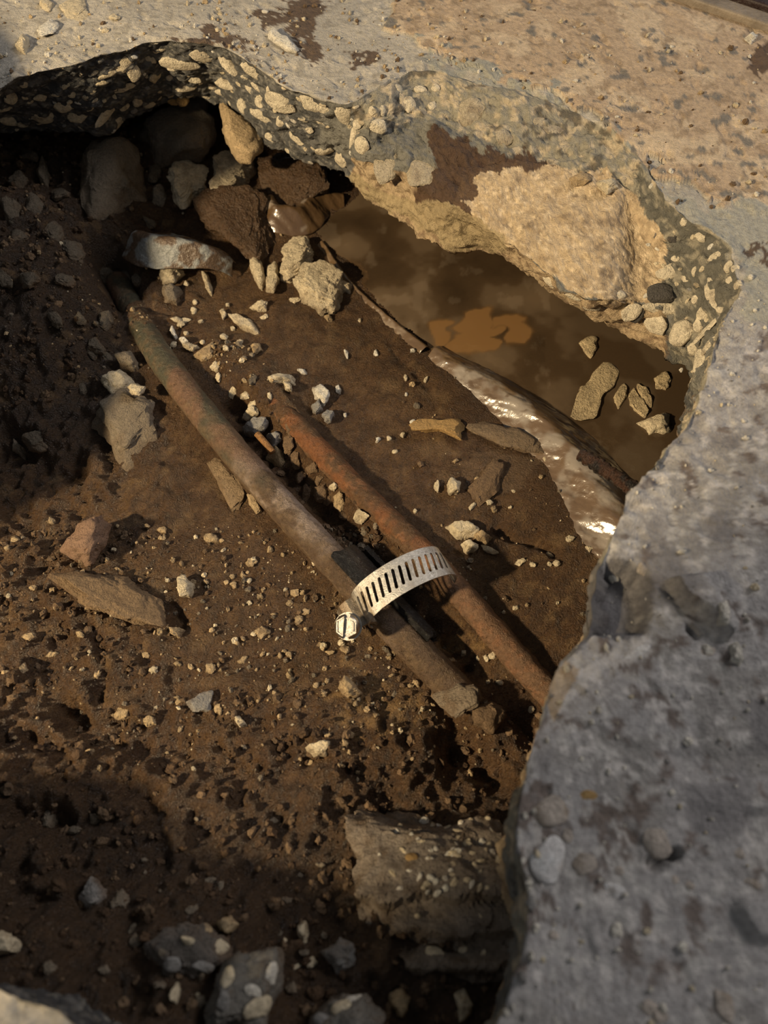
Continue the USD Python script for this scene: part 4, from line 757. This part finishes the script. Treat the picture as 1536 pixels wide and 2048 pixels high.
# ------------------------------------------------------------------ split rubber sleeve and hose clamp on the thick pipe
def line_near(line, x, y):
    a_, b_, _ = project(line); return int(np.argmin(np.hypot(a_ - x, b_ - y)))
i0, i1 = line_near(LPL, 672, 1130), line_near(LPL, 834, 1304)
sl = resample(LPL[i0:i1 + 1], 60)
AX = sl[-1] - sl[0]; AX /= np.linalg.norm(AX)
SD = np.cross(AX, [0, 0, 1.0]); SD /= np.linalg.norm(SD)            # which side of the pipe
if SD[0] < 0: SD = -SD                                              # to the right in the picture
UPp = np.cross(SD, AX); UPp = UPp if UPp[2] > 0 else -UPp
def sleeve(lo, hi, r0, r1, flare, t0, t1, seed):
    na, nl = 40, 50
    out = []
    L = resample(sl[int(t0 * 59):int(t1 * 59) + 1], nl)
    an = np.radians(np.linspace(lo, hi, na))
    for rr in (r0, r1):
        g = []
        for i, c_ in enumerate(L):
            rag = (fbm(np.array([[i * .09, seed, 0]]), 3, seed)[0] - .5)
            a_ = an + rag * .25 * np.linspace(0, 1, na)
            w = rr + flare * np.clip((np.degrees(a_) - 40) / 90, 0, 2) ** 1.5
            g.append(c_ + np.outer(np.sin(a_) * w, SD) + np.outer(np.cos(a_) * w, UPp) + np.outer((fbm(np.c_[an * 3, np.full(na, seed), np.zeros(na)], 3, seed) - .5) * (.006 if i in (0, nl - 1) else .0), AX))
        out.append(np.array(g))
    I, O = out
    ix = np.arange(nl * na).reshape(nl, na); K = nl * na
    q = np.vstack([I.reshape(-1, 3), O.reshape(-1, 3)])
    f = []
    for base_, rev in ((0, True), (K, False)):
        a0, b0, c0, d0 = (x + base_ for x in (ix[:-1, :-1], ix[:-1, 1:], ix[1:, 1:], ix[1:, :-1]))
        t_ = np.concatenate([np.stack([a0, b0, c0], -1).reshape(-1, 3), np.stack([a0, c0, d0], -1).reshape(-1, 3)])
        f.append(t_[:, ::-1] if rev else t_)
    per = np.concatenate([ix[0, :-1], ix[:-1, -1], ix[-1, :0:-1], ix[:0:-1, 0]]); nxt = np.roll(per, -1)
    f.append(np.concatenate([np.c_[per, nxt, nxt + K], np.c_[per, nxt + K, per + K]]))
    m = trimesh.Trimesh(q, np.vstack(f), process=False); m.fix_normals(); return m
RS = holder('rubber_sleeve', sl[30], label='split black rubber sleeve under the hose clamp on the thick pipe', category='rubber sleeve')
for a_ in ((-12, 112, LR + .0004, LR + .0064, .004, 0.0, .56, 3), (34, 124, LR + .0004, LR + .0048, .005, .40, 1.0, 8)):
    m = sleeve(*a_); obj('rubber_strip', (m.vertices - sl[30], m.faces), M_RUBBER, RS, smooth=35)
m = sleeve(96, 138, LR + .010, LR + .0135, .004, .05, .42, 15); obj('rubber_flap', (m.vertices - sl[30], m.faces), M_RUBBER, RS, smooth=35)

# band: a slotted strip bent into an arch over the pipe, from the screw housing to the far pipe
BW = .0222                                                          # band width (layout units)
lft, rgt = at_z(722, 1222, -.112), at_z(893, 1134, -.113)
mid_pix = at_z(800, 1170, -.098)
ctr = (lft + rgt) / 2
SPN = rgt - lft; SPN[2] = 0; half = np.linalg.norm(SPN) / 2; E1 = SPN / (2 * half)
E2 = np.array([0, 0, 1.0]); E3 = np.cross(E1, E2)                  # along the band's width
if E3[1] > 0: E3 = -E3
RISE = .0205
arc_a = np.linspace(math.radians(203), math.radians(-14), 260)
arc = np.stack([half * np.cos(arc_a), RISE * np.sin(arc_a)], 1)
s_arc = np.concatenate([[0], np.cumsum(np.linalg.norm(np.diff(arc, axis=0), axis=1))]); LEN = s_arc[-1]
strip = shapely.box(0, -BW / 2, LEN, BW / 2)
slots = []
sA = np.interp(-math.radians(178), -arc_a, s_arc); sB = np.interp(-math.radians(2), -arc_a, s_arc)
pitch = .0047; x = sA
while x < sB:
    L = LineString([(x - .0016, BW * .24), (x + .0016, -BW * .24)]).buffer(.00098, quad_segs=4); slots.append(L); x += pitch
strip = strip.difference(shapely.union_all(slots))
cells = []
edges = np.linspace(0, LEN, 150)
TH_ = .0009
for e0, e1 in zip(edges[:-1], edges[1:]):
    g = strip.intersection(shapely.box(e0, -BW, e1, BW))
    for gg in getattr(g, 'geoms', [g]):
        if gg.geom_type == 'Polygon' and gg.area > 1e-12: cells.append(trimesh.creation.extrude_polygon(gg, TH_, engine='earcut'))
bm = trimesh.util.concatenate(cells)
def bend(v):
    s = np.clip(v[:, 0], 0, LEN)
    a2 = np.stack([np.interp(s, s_arc, arc[:, 0]), np.interp(s, s_arc, arc[:, 1])], 1)
    tg = np.gradient(arc, axis=0); tg /= np.linalg.norm(tg, axis=1, keepdims=True)
    t2 = np.stack([np.interp(s, s_arc, tg[:, 0]), np.interp(s, s_arc, tg[:, 1])], 1)
    nr = np.stack([-t2[:, 1], t2[:, 0]], 1)
    p2 = a2 + nr * v[:, 2:3]
    return ctr + np.outer(p2[:, 0], E1) + np.outer(p2[:, 1], E2) + np.outer(v[:, 1], E3) + np.array([0, 0, .002])
bv = bend(np.array(bm.vertices))
HC = holder('hose_clamp', ctr, label='shiny slotted steel hose clamp with hex screw around the thick pipe', category='hose clamp')
gb = fbm(bv * 170, 4, 401); sx = np.array(bm.vertices)[:, 0] / LEN
bc = lerp(np.tile((.5, .485, .45), (len(bv), 1)), (.22, .17, .11), np.clip(sstep(.5, .66, gb) * (.35 + sstep(.33, .1, sx)) + sstep(.3, .05, sx) * .4 + sstep(.72, .9, sx) * .3, 0, .85))
obj('band', (bv - ctr, bm.faces), M_DIRTSTEEL, HC, bc, smooth=25)
# screw housing and hex screw: axis leans towards the camera, as the photo shows its slotted head
hs = at_z(699, 1252, -.102)
ax = (CAM - hs); ax /= np.linalg.norm(ax); ax = ax * .92 + np.array([-.22, -.10, .1]); ax /= np.linalg.norm(ax)
up_ = UPV - ax * (UPV @ ax); up_ /= np.linalg.norm(up_); rt_ = np.cross(up_, ax)
def place(m, o, a1, a2, a3):
    v = np.asarray(m.vertices); return o + np.outer(v[:, 0], a1) + np.outer(v[:, 1], a2) + np.outer(v[:, 2], a3)
import manifold3d as m3
def man(poly, h): return m3.Manifold.extrude(m3.CrossSection([np.asarray(poly, float)]), h)
def tri(man_): 
    k = man_.to_mesh(); return trimesh.Trimesh(k.vert_properties[:, :3], k.tri_verts, process=False)
def ngon(r, k, ph=0): t = np.linspace(0, 2 * np.pi, k, endpoint=False) + ph; return np.c_[r * np.cos(t), r * np.sin(t)]
HR = .0076
head = man(ngon(HR, 48), .0052) ^ man(ngon(HR * 1.3, 48), .0052)
hexh = m3.Manifold.hull(man(ngon(HR * .99, 48), .0034) + man(ngon(HR * .90, 6, math.radians(30)), .0052).translate((0, 0, .0)))
slot = m3.Manifold.cube((.0034, .03, .006), True).rotate((0, 0, -3)).translate((0, 0, .0052 + .0012))
rec = (man(ngon(HR * .80, 6, math.radians(30)), .002) - man(ngon(HR * .68, 6, math.radians(30)), .002)).translate((0, 0, .0046))
sc_ = tri(hexh - slot - rec)
washer = tri(man(ngon(HR * 1.10, 56), .0012).translate((0, 0, -.0016)))
shank = tri(man(ngon(HR * .5, 24), .022).translate((0, 0, -.022)))
scv = place(sc_, hs + ax * .004, rt_, up_, ax); wv = place(washer, hs + ax * .004, rt_, up_, ax); kv = place(shank, hs + ax * .004, rt_, up_, ax)
obj('screw_head', (scv - ctr, sc_.faces), M_STEEL, HC, smooth=25, label='slotted hexagonal steel screw head')
obj('washer', (wv - ctr, washer.faces), M_STEEL, HC, smooth=25)
obj('screw_shank', (kv - ctr, shank.faces), M_STEEL, HC, smooth=30)
# housing: folded saddle over the shank beside the band's left end
prof = np.array([(-.0095, -.006), (-.0075, .001), (-.003, .0048), (.003, .0048), (.0075, .001), (.0095, -.006)])
poly = Polygon(np.vstack([prof, (prof * [.86, .84] - [0, .0008])[::-1]])).buffer(.0003)
hm_ = trimesh.creation.extrude_polygon(poly, BW * .9, engine='earcut'); hm_.apply_translation([0, 0, -BW * .45])
hb = bend(np.array([[LEN * .055, 0, .003]]))[0]
hv = place(hm_, hb - np.array([0, 0, .0005]), E1, E2, E3)
gh = fbm(hv * 300, 3, 405)
obj('screw_housing', (hv - ctr, hm_.faces), M_DIRTSTEEL, HC, lerp(np.tile((.35, .31, .25), (len(hv), 1)), (.13, .085, .05), sstep(.45, .6, gh)), smooth=30)

# ------------------------------------------------------------------ standing water, wet plastic sheet, sunken stones
def water_material():
    n_ = {'pos': ('geometry', {}), 'c': ('attribute', {'attribute': 'col'}), 'a': ('attribute', {'attribute': 'murk'}),
          'd': ('diffuse_bsdf', {}), 't': ('transparent_bsdf', {'color': (.86, .68, .44)}), 'm': ('mix_closure', {}),
          'g': ('glossy_bsdf', {'roughness': .04, 'color': (1, 1, 1)}), 'fr': ('fresnel', {'IOR': 1.38}), 'o': ('mix_closure', {}),
          'bn': ('noise_texture', {'scale': 60, 'detail': 3}), 'b': ('bump', {'distance': .0012, 'strength': .35})}
    l = [('pos.position', 'bn.vector'), ('bn.fac', 'b.height'), ('b.normal', 'g.normal'), ('c.color', 'd.color'), ('a.fac', 'm.fac'), ('t.BSDF', 'm.closure1'), ('d.BSDF', 'm.closure2'),
         ('fr.fac', 'o.fac'), ('m.closure', 'o.closure1'), ('g.BSDF', 'o.closure2')]
    return usdkit.material(stage, '/World/Looks/muddy_water', n_, l, surface='o.closure')
M_WATER = water_material()
wpoly = [at_z(x, y, WATER_Z)[:2] for x, y in ((585, 395), (640, 470), (720, 560), (800, 650), (880, 720), (1000, 810), (1100, 880), (1170, 960), (1240, 1060), (1420, 1020), (1560, 760), (1500, 420), (1200, 250), (760, 240))]
wx, wy = np.meshgrid(np.arange(-.10, .40, .0014), np.arange(.0, .40, .0014))
inside = inpoly(wpoly, wx + (fbm(np.stack([wx, wy, wx * 0], -1) * 40, 3, 501) - .5) * .02, wy)
wi = np.arange(wx.size).reshape(wx.shape)
cell = inside[:-1, :-1] & inside[1:, :-1] & inside[:-1, 1:] & inside[1:, 1:]
a, b, c, d = wi[:-1, :-1][cell], wi[:-1, 1:][cell], wi[1:, 1:][cell], wi[1:, :-1][cell]
wf = np.concatenate([np.c_[a, b, c], np.c_[a, c, d]])
wv_ = np.c_[wx.ravel(), wy.ravel(), np.full(wx.size, WATER_Z)]
uq, inv = np.unique(wf, return_inverse=True); wv_ = wv_[uq]; wf = inv.reshape(-1, 3)
wpx, wpy, _ = project(wv_)
h1, h2 = fbm(wv_ * 32, 4, 511), fbm(wv_ * np.array([90, 60, 1]), 4, 512)
wj, wk = (h1 - .5) * 130, (fbm(wv_ * 32, 4, 513) - .5) * 130
wc = np.tile((.125, .083, .047), (len(wv_), 1)); wc = lerp(wc, (.175, .125, .078), sstep(.5, .62, h1))
murk = np.clip(.55 + (h1 - .5) * .8, .3, .85)
murk = np.where((wpx > 1090), np.maximum(murk * sstep(1300, 1090, wpx), .5), murk)
foam = [[(985, 636), (1040, 640), (1068, 662), (1046, 686), (1005, 688), (1012, 668)], [(890, 690), (930, 672), (1000, 690), (985, 700), (920, 702)], [(925, 630), (975, 610), (985, 640), (1000, 665), (960, 680), (915, 665)], [(870, 655), (905, 640), (900, 680), (880, 690)]]
fm_ = np.zeros(len(wv_))
fj, fk = (fbm(wv_ * 70, 3, 521) - .5) * 46, (fbm(wv_ * 70, 3, 522) - .5) * 30
for s in foam:
    g_ = Polygon(s).buffer(12).buffer(-18).buffer(7); fm_ = np.maximum(fm_, sstep(9, -2, shapely.distance(g_, shapely.points(wpx + fj, wpy + fk))))
wc = lerp(wc, (.25, .14, .055), fm_); murk = np.maximum(murk, fm_ * .93)
milk = sstep(.6, .7, h2) * (1 - fm_) * (wpx < 1100)
wc = lerp(wc, (.27, .205, .14), milk * .5)
wm = obj('muddy_water', (wv_, wf), M_WATER, col=wc, smooth=True, label='murky brown puddle of water under the back slab edge with ochre silt swirl', category='water', kind='stuff')
scalar(wm, 'murk', murk)
SUNK = [('largest sunken cream stone in the clear end of the puddle', [(1135, 842), (1160, 780), (1180, 742), (1210, 720), (1238, 745), (1226, 780), (1200, 800), (1190, 842), (1150, 858)], 14, 'pale'),
 ('sunken forked tan stone at the back of the puddle', [(1148, 688), (1165, 676), (1195, 680), (1194, 700), (1180, 722), (1165, 706)], 9, 'tan'),
 ('sunken cream stone left in the cluster beside the largest sunken stone', [(1225, 800), (1245, 765), (1256, 775), (1250, 810), (1232, 830)], 10, 'pale'),
 ('sunken long cream stone in the middle of the cluster', [(1250, 790), (1262, 765), (1275, 790), (1295, 830), (1290, 850), (1262, 835)], 10, 'pale'),
 ('sunken yellowish stone at the back of the cluster', [(1300, 760), (1325, 750), (1340, 765), (1330, 790), (1305, 785)], 11, 'pale'),
 ('sunken round stone between the cluster stones', [(1270, 775), (1290, 772), (1304, 800), (1300, 822), (1280, 808)], 10, 'tan'),
 ('pale wedge stone at the puddle end against the near slab', [(1268, 852), (1300, 836), (1336, 836), (1342, 868), (1290, 882)], 12, 'pale')]
for lab, pts, hm, tone in SUNK:
    pts = np.array(pts, float)
    if 'wedge' not in lab: pts = (pts - pts.mean(0)) * .93 + pts.mean(0)
    wedge = 'wedge' in lab
    stone(lab, pts, hm, (.60, .48, .29) if not wedge else tone, z0=WATER_Z - hm * .0006, sink=.3, muddy=.3, material=M_ROCK if wedge else M_WETROCK, clip_top=None if wedge else WATER_Z + .0012, nz=.13)
pebbles('tiny stones poking from the puddle', ('tiny tan stone in the puddle', 'in the middle'), [(1129, 718, 14, 14, 0), (1165, 741, 16, 14, 0)], 'tan', hfac=2.0)

def sheet_material():
    n_ = {'pos': ('geometry', {}), 'c': ('attribute', {'attribute': 'col'}), 'p': ('principled_bsdf', {'roughness': .26, 'specular_ior_level': .8, 'coat_weight': .8, 'coat_roughness': .16}),
          'bn': ('noise_texture', {'scale': 200, 'detail': 3}), 'b': ('bump', {'distance': .0012, 'strength': .5}), 'tr': ('translucent_bsdf', {'color': (.4, .33, .25)}), 'o': ('mix_closure', {'fac': .12})}
    l = [('pos.position', 'bn.vector'), ('bn.fac', 'b.height'), ('b.normal', 'p.normal'), ('c.color', 'p.base_color'), ('p.BSDF', 'o.closure1'), ('tr.BSDF', 'o.closure2')]
    return usdkit.material(stage, '/World/Looks/wet_plastic', n_, l, surface='o.closure')
M_SHEET = sheet_material()
def fold(path, widths, hgt, nseg, ncr, seed, lean=0.0):
    c_ = np.array([at_z(x, y, z) for x, y, z in path]); c_ = resample(smoothline(c_, 80), nseg)
    T = np.gradient(c_, axis=0); T[:, 2] = 0; T /= np.linalg.norm(T, axis=1, keepdims=True); S = np.stack([-T[:, 1], T[:, 0], T[:, 0] * 0], 1)
    wd = np.interp(np.linspace(0, 1, nseg), np.linspace(0, 1, len(widths)), widths); hh = np.interp(np.linspace(0, 1, nseg), np.linspace(0, 1, len(hgt)), hgt)
    x = np.linspace(-1, 1, ncr)
    q = c_[:, None] + S[:, None] * (x[None, :, None] * wd[:, None, None]) + 0
    q[..., 2] += np.exp(-((x[None] - lean) / .45) ** 2) * hh[:, None] - .007 * np.abs(x)[None] ** 2.5
    fl = q.reshape(-1, 3)
    rid = (fbm(np.c_[fl[:, :2] @ np.array([[.8, .6], [-.6, .8]]) * [30, 110], np.zeros(len(fl))], 3, seed) - .5)
    fl[:, 2] += rid * .0042 + (fbm(fl * 210, 3, seed + 1) - .5) * .0010
    ix = np.arange(nseg * ncr).reshape(nseg, ncr)
    a0, b0, c0, d0 = ix[:-1, :-1].ravel(), ix[:-1, 1:].ravel(), ix[1:, 1:].ravel(), ix[1:, :-1].ravel()
    f = np.concatenate([np.c_[a0, c0, b0], np.c_[a0, d0, c0]])
    # thickness
    nn = vnormals(fl, f)
    if nn[:, 2].mean() < 0: f = f[:, ::-1]; nn = -nn
    K = len(fl); per = np.concatenate([ix[0, :-1], ix[:-1, -1], ix[-1, :0:-1], ix[:0:-1, 0]]); nxt = np.roll(per, -1)
    return np.vstack([fl, fl - nn * .0006]), np.vstack([f, f[:, ::-1] + K, np.c_[per, nxt, nxt + K], np.c_[per, nxt + K, per + K]]), np.tile(x, nseg), np.repeat(np.linspace(0, 1, nseg), ncr)
q, f, xs_, ts_ = fold([(862, 700, -.129), (930, 745, -.1275), (1010, 795, -.1265), (1080, 850, -.1255), (1135, 905, -.1245), (1185, 975, -.124), (1245, 1060, -.124), (1340, 1180, -.124)], [.015, .021, .024, .028, .032, .036, .038], [.004, .0065, .0085, .009, .0105, .011, .010], 220, 60, 601, .0)
gs, gt = fbm(q * 60, 4, 611), fbm(q * 170, 4, 612)
sc = lerp(np.tile((.15, .098, .055), (len(q), 1)), (.29, .25, .205), sstep(.46, .64, gs)); sc = lerp(sc, (.11, .07, .037), sstep(.56, .66, gt) * .7)
sc[:len(xs_)] = lerp(sc[:len(xs_)], (.12, .075, .04), sstep(.45, .95, np.abs(xs_)) * .8); 
obj('plastic_sheet', (q, f), M_SHEET, col=sc, smooth=True, label='glossy fold of mud-smeared clear plastic sheeting along the puddle edge', category='plastic sheet')
q, f, xs_, ts_ = fold([(540, 400, -.121), (556, 430, -.120), (590, 432, -.121), (640, 400, -.124), (690, 396, -.127)], [.012, .016, .018, .016, .012], [.006, .008, .007, .005, .003], 110, 40, 631, .1)
gs = fbm(q * 70, 4, 633)
obj('plastic_sheet', (q, f), M_SHEET, col=lerp(np.tile((.11, .066, .032), (len(q), 1)), (.3, .25, .2), sstep(.6, .72, gs)), smooth=True, label='wet crumple of brown stained plastic under the back edge above the cream rocks', category='plastic sheet')
# thin film edge running down from the cream rocks
q, f, xs_, ts_ = fold([(640, 485, -.131), (668, 530, -.1315), (705, 578, -.1315), (745, 615, -.131), (800, 660, -.130), (850, 705, -.129)], [.006, .007, .007, .006, .008, .009], [.003, .0035, .003, .0025, .003, .003], 150, 24, 641, .3)
obj('plastic_sheet', (q, f), M_SHEET, col=lerp(np.tile((.13, .082, .042), (len(q), 1)), (.24, .185, .13), sstep(.55, .7, fbm(q * 90, 4, 643))), smooth=True, label='thin brown film edge of plastic running from the cream rocks to the glossy fold', category='plastic sheet')
# brown wet clump at the back and the whitish plastic scrap
stone('wet glossy clump of brown mud beside the white plastic scrap', [(400, 425), (440, 405), (500, 402), (532, 415), (542, 460), (512, 502), (480, 492), (440, 470), (415, 450)], 15, 'mud', name='mud_clump', cat='mud clump', material=M_WETMUD, level=5, muddy=.2, nz=.15, facets=3, smooth=True)
stone('wet brown mud hump at the back, right of the blocky stone', [(520, 330), (580, 318), (640, 335), (650, 380), (600, 400), (545, 395), (525, 365)], 13, 'mud', name='mud_clump', cat='mud clump', material=M_WETMUD, level=5, muddy=.2, nz=.15, facets=3, smooth=True)
M_SCRAP = mat('milky_plastic', .3, .5, (300, .15), ((300, .0015),), rough_var=.1)
v, f, xs_, ts_ = fold([(282, 475, -.118), (320, 488, -.112), (365, 492, -.110), (410, 500, -.112), (445, 512, -.118), (468, 530, -.127)], [.022, .024, .021, .017, .013, .008], [.010, .012, .012, .010, .007, .003], 120, 50, 661, -.2)
gs = fbm(v * 75, 4, 663)
obj('plastic_scrap', (v, f), M_SCRAP, col=lerp(np.tile((.20, .21, .205), (len(v), 1)), (.085, .05, .026), np.clip(sstep(.44, .54, gs), 0, .92)), smooth=True, label='bluish white scrap of plastic smeared with mud at the back left', category='plastic scrap')

# ------------------------------------------------------------------ rusty rebar stub out of the near slab
r0, r1 = at_z(1160, 908, -.066), at_z(1345, 1030, -.050)
L = resample(np.array([r0, r0 + (r1 - r0) * .5 + [0, 0, .0008], r1]), 200)
tt_ = np.linspace(0, 1, 200)
rad = .0041 + .0006 * (np.sin(tt_ * 90) > .55) + (fbm(np.c_[tt_ * 40, tt_ * 0, tt_ * 0], 3, 701) - .5) * .0014
rad[:4] *= [.55, .8, .92, 1]
v, f, tpos, upn = tube(L, rad, 32)
v = v + vnormals(v, f) * ((fbm(v * 260, 4, 703) - .5) * .0022)[:, None]
gr = fbm(v * 160, 4, 705)
obj('rebar', (v, f), M_RUST, col=lerp(np.tile((.05, .021, .010), (len(v), 1)), (.014, .010, .008), sstep(.42, .58, gr)), smooth=True, label='rusty steel rod stub poking from the near slab over the puddle', category='rebar')
# little copper wire end in the gap
l_ = at_z(514, 868, -.128); l2 = at_z(545, 905, -.131)
v, f, _, _ = tube(resample(np.array([l_, (l_ + l2) / 2 + [0, 0, .001], l2]), 30), .0026, 16)
obj('wire_end', (v, f), M_RUST, col=np.tile((.30, .15, .05), (len(v), 1)), smooth=True, label='short orange rusty wire end in the gap beside the thick pipe', category='wire')

# ------------------------------------------------------------------ dark board at the far right of the floor
b0, b1 = at_z(1306, -6, .0), at_z(1660, 114, .0)
dv = b1 - b0; ln = np.linalg.norm(dv); dv /= ln; nv = np.array([-dv[1], dv[0], 0.0])
BD = holder('wood_board', b0, label='dark brown board with a worn grey front edge on the far right floor', category='board')
def bar(lo, hi, rr=.0015):
    m = m3.Manifold.hull(m3.Manifold.batch_hull([m3.Manifold.sphere(rr, 8).translate((x, y, z)) for x in (lo[0] + rr, hi[0] - rr) for y in (lo[1] + rr, hi[1] - rr) for z in (lo[2] + rr, hi[2] - rr)])) if hasattr(m3.Manifold, 'batch_hull') else None
    return tri(m)
for nm, lo, hi, cl in (('edge_strip', (-.35, .0, .0005), (ln + .5, .016, .008), (.20, .165, .125)), ('board', (-.35, .0165, .0005), (ln + .5, .24, .012), (.022, .010, .008))):
    m = bar(lo, hi); m = m.subdivide_to_size(.03) if hasattr(m, 'subdivide_to_size') else m
    v = place(m, np.zeros(3), dv, nv, np.array([0, 0, 1.0]))
    obj(nm, (v, m.faces), M_WOOD, BD, np.array(cl) * (.8 + .4 * fbm(v * 60, 3, 801)[:, None]), smooth=30)
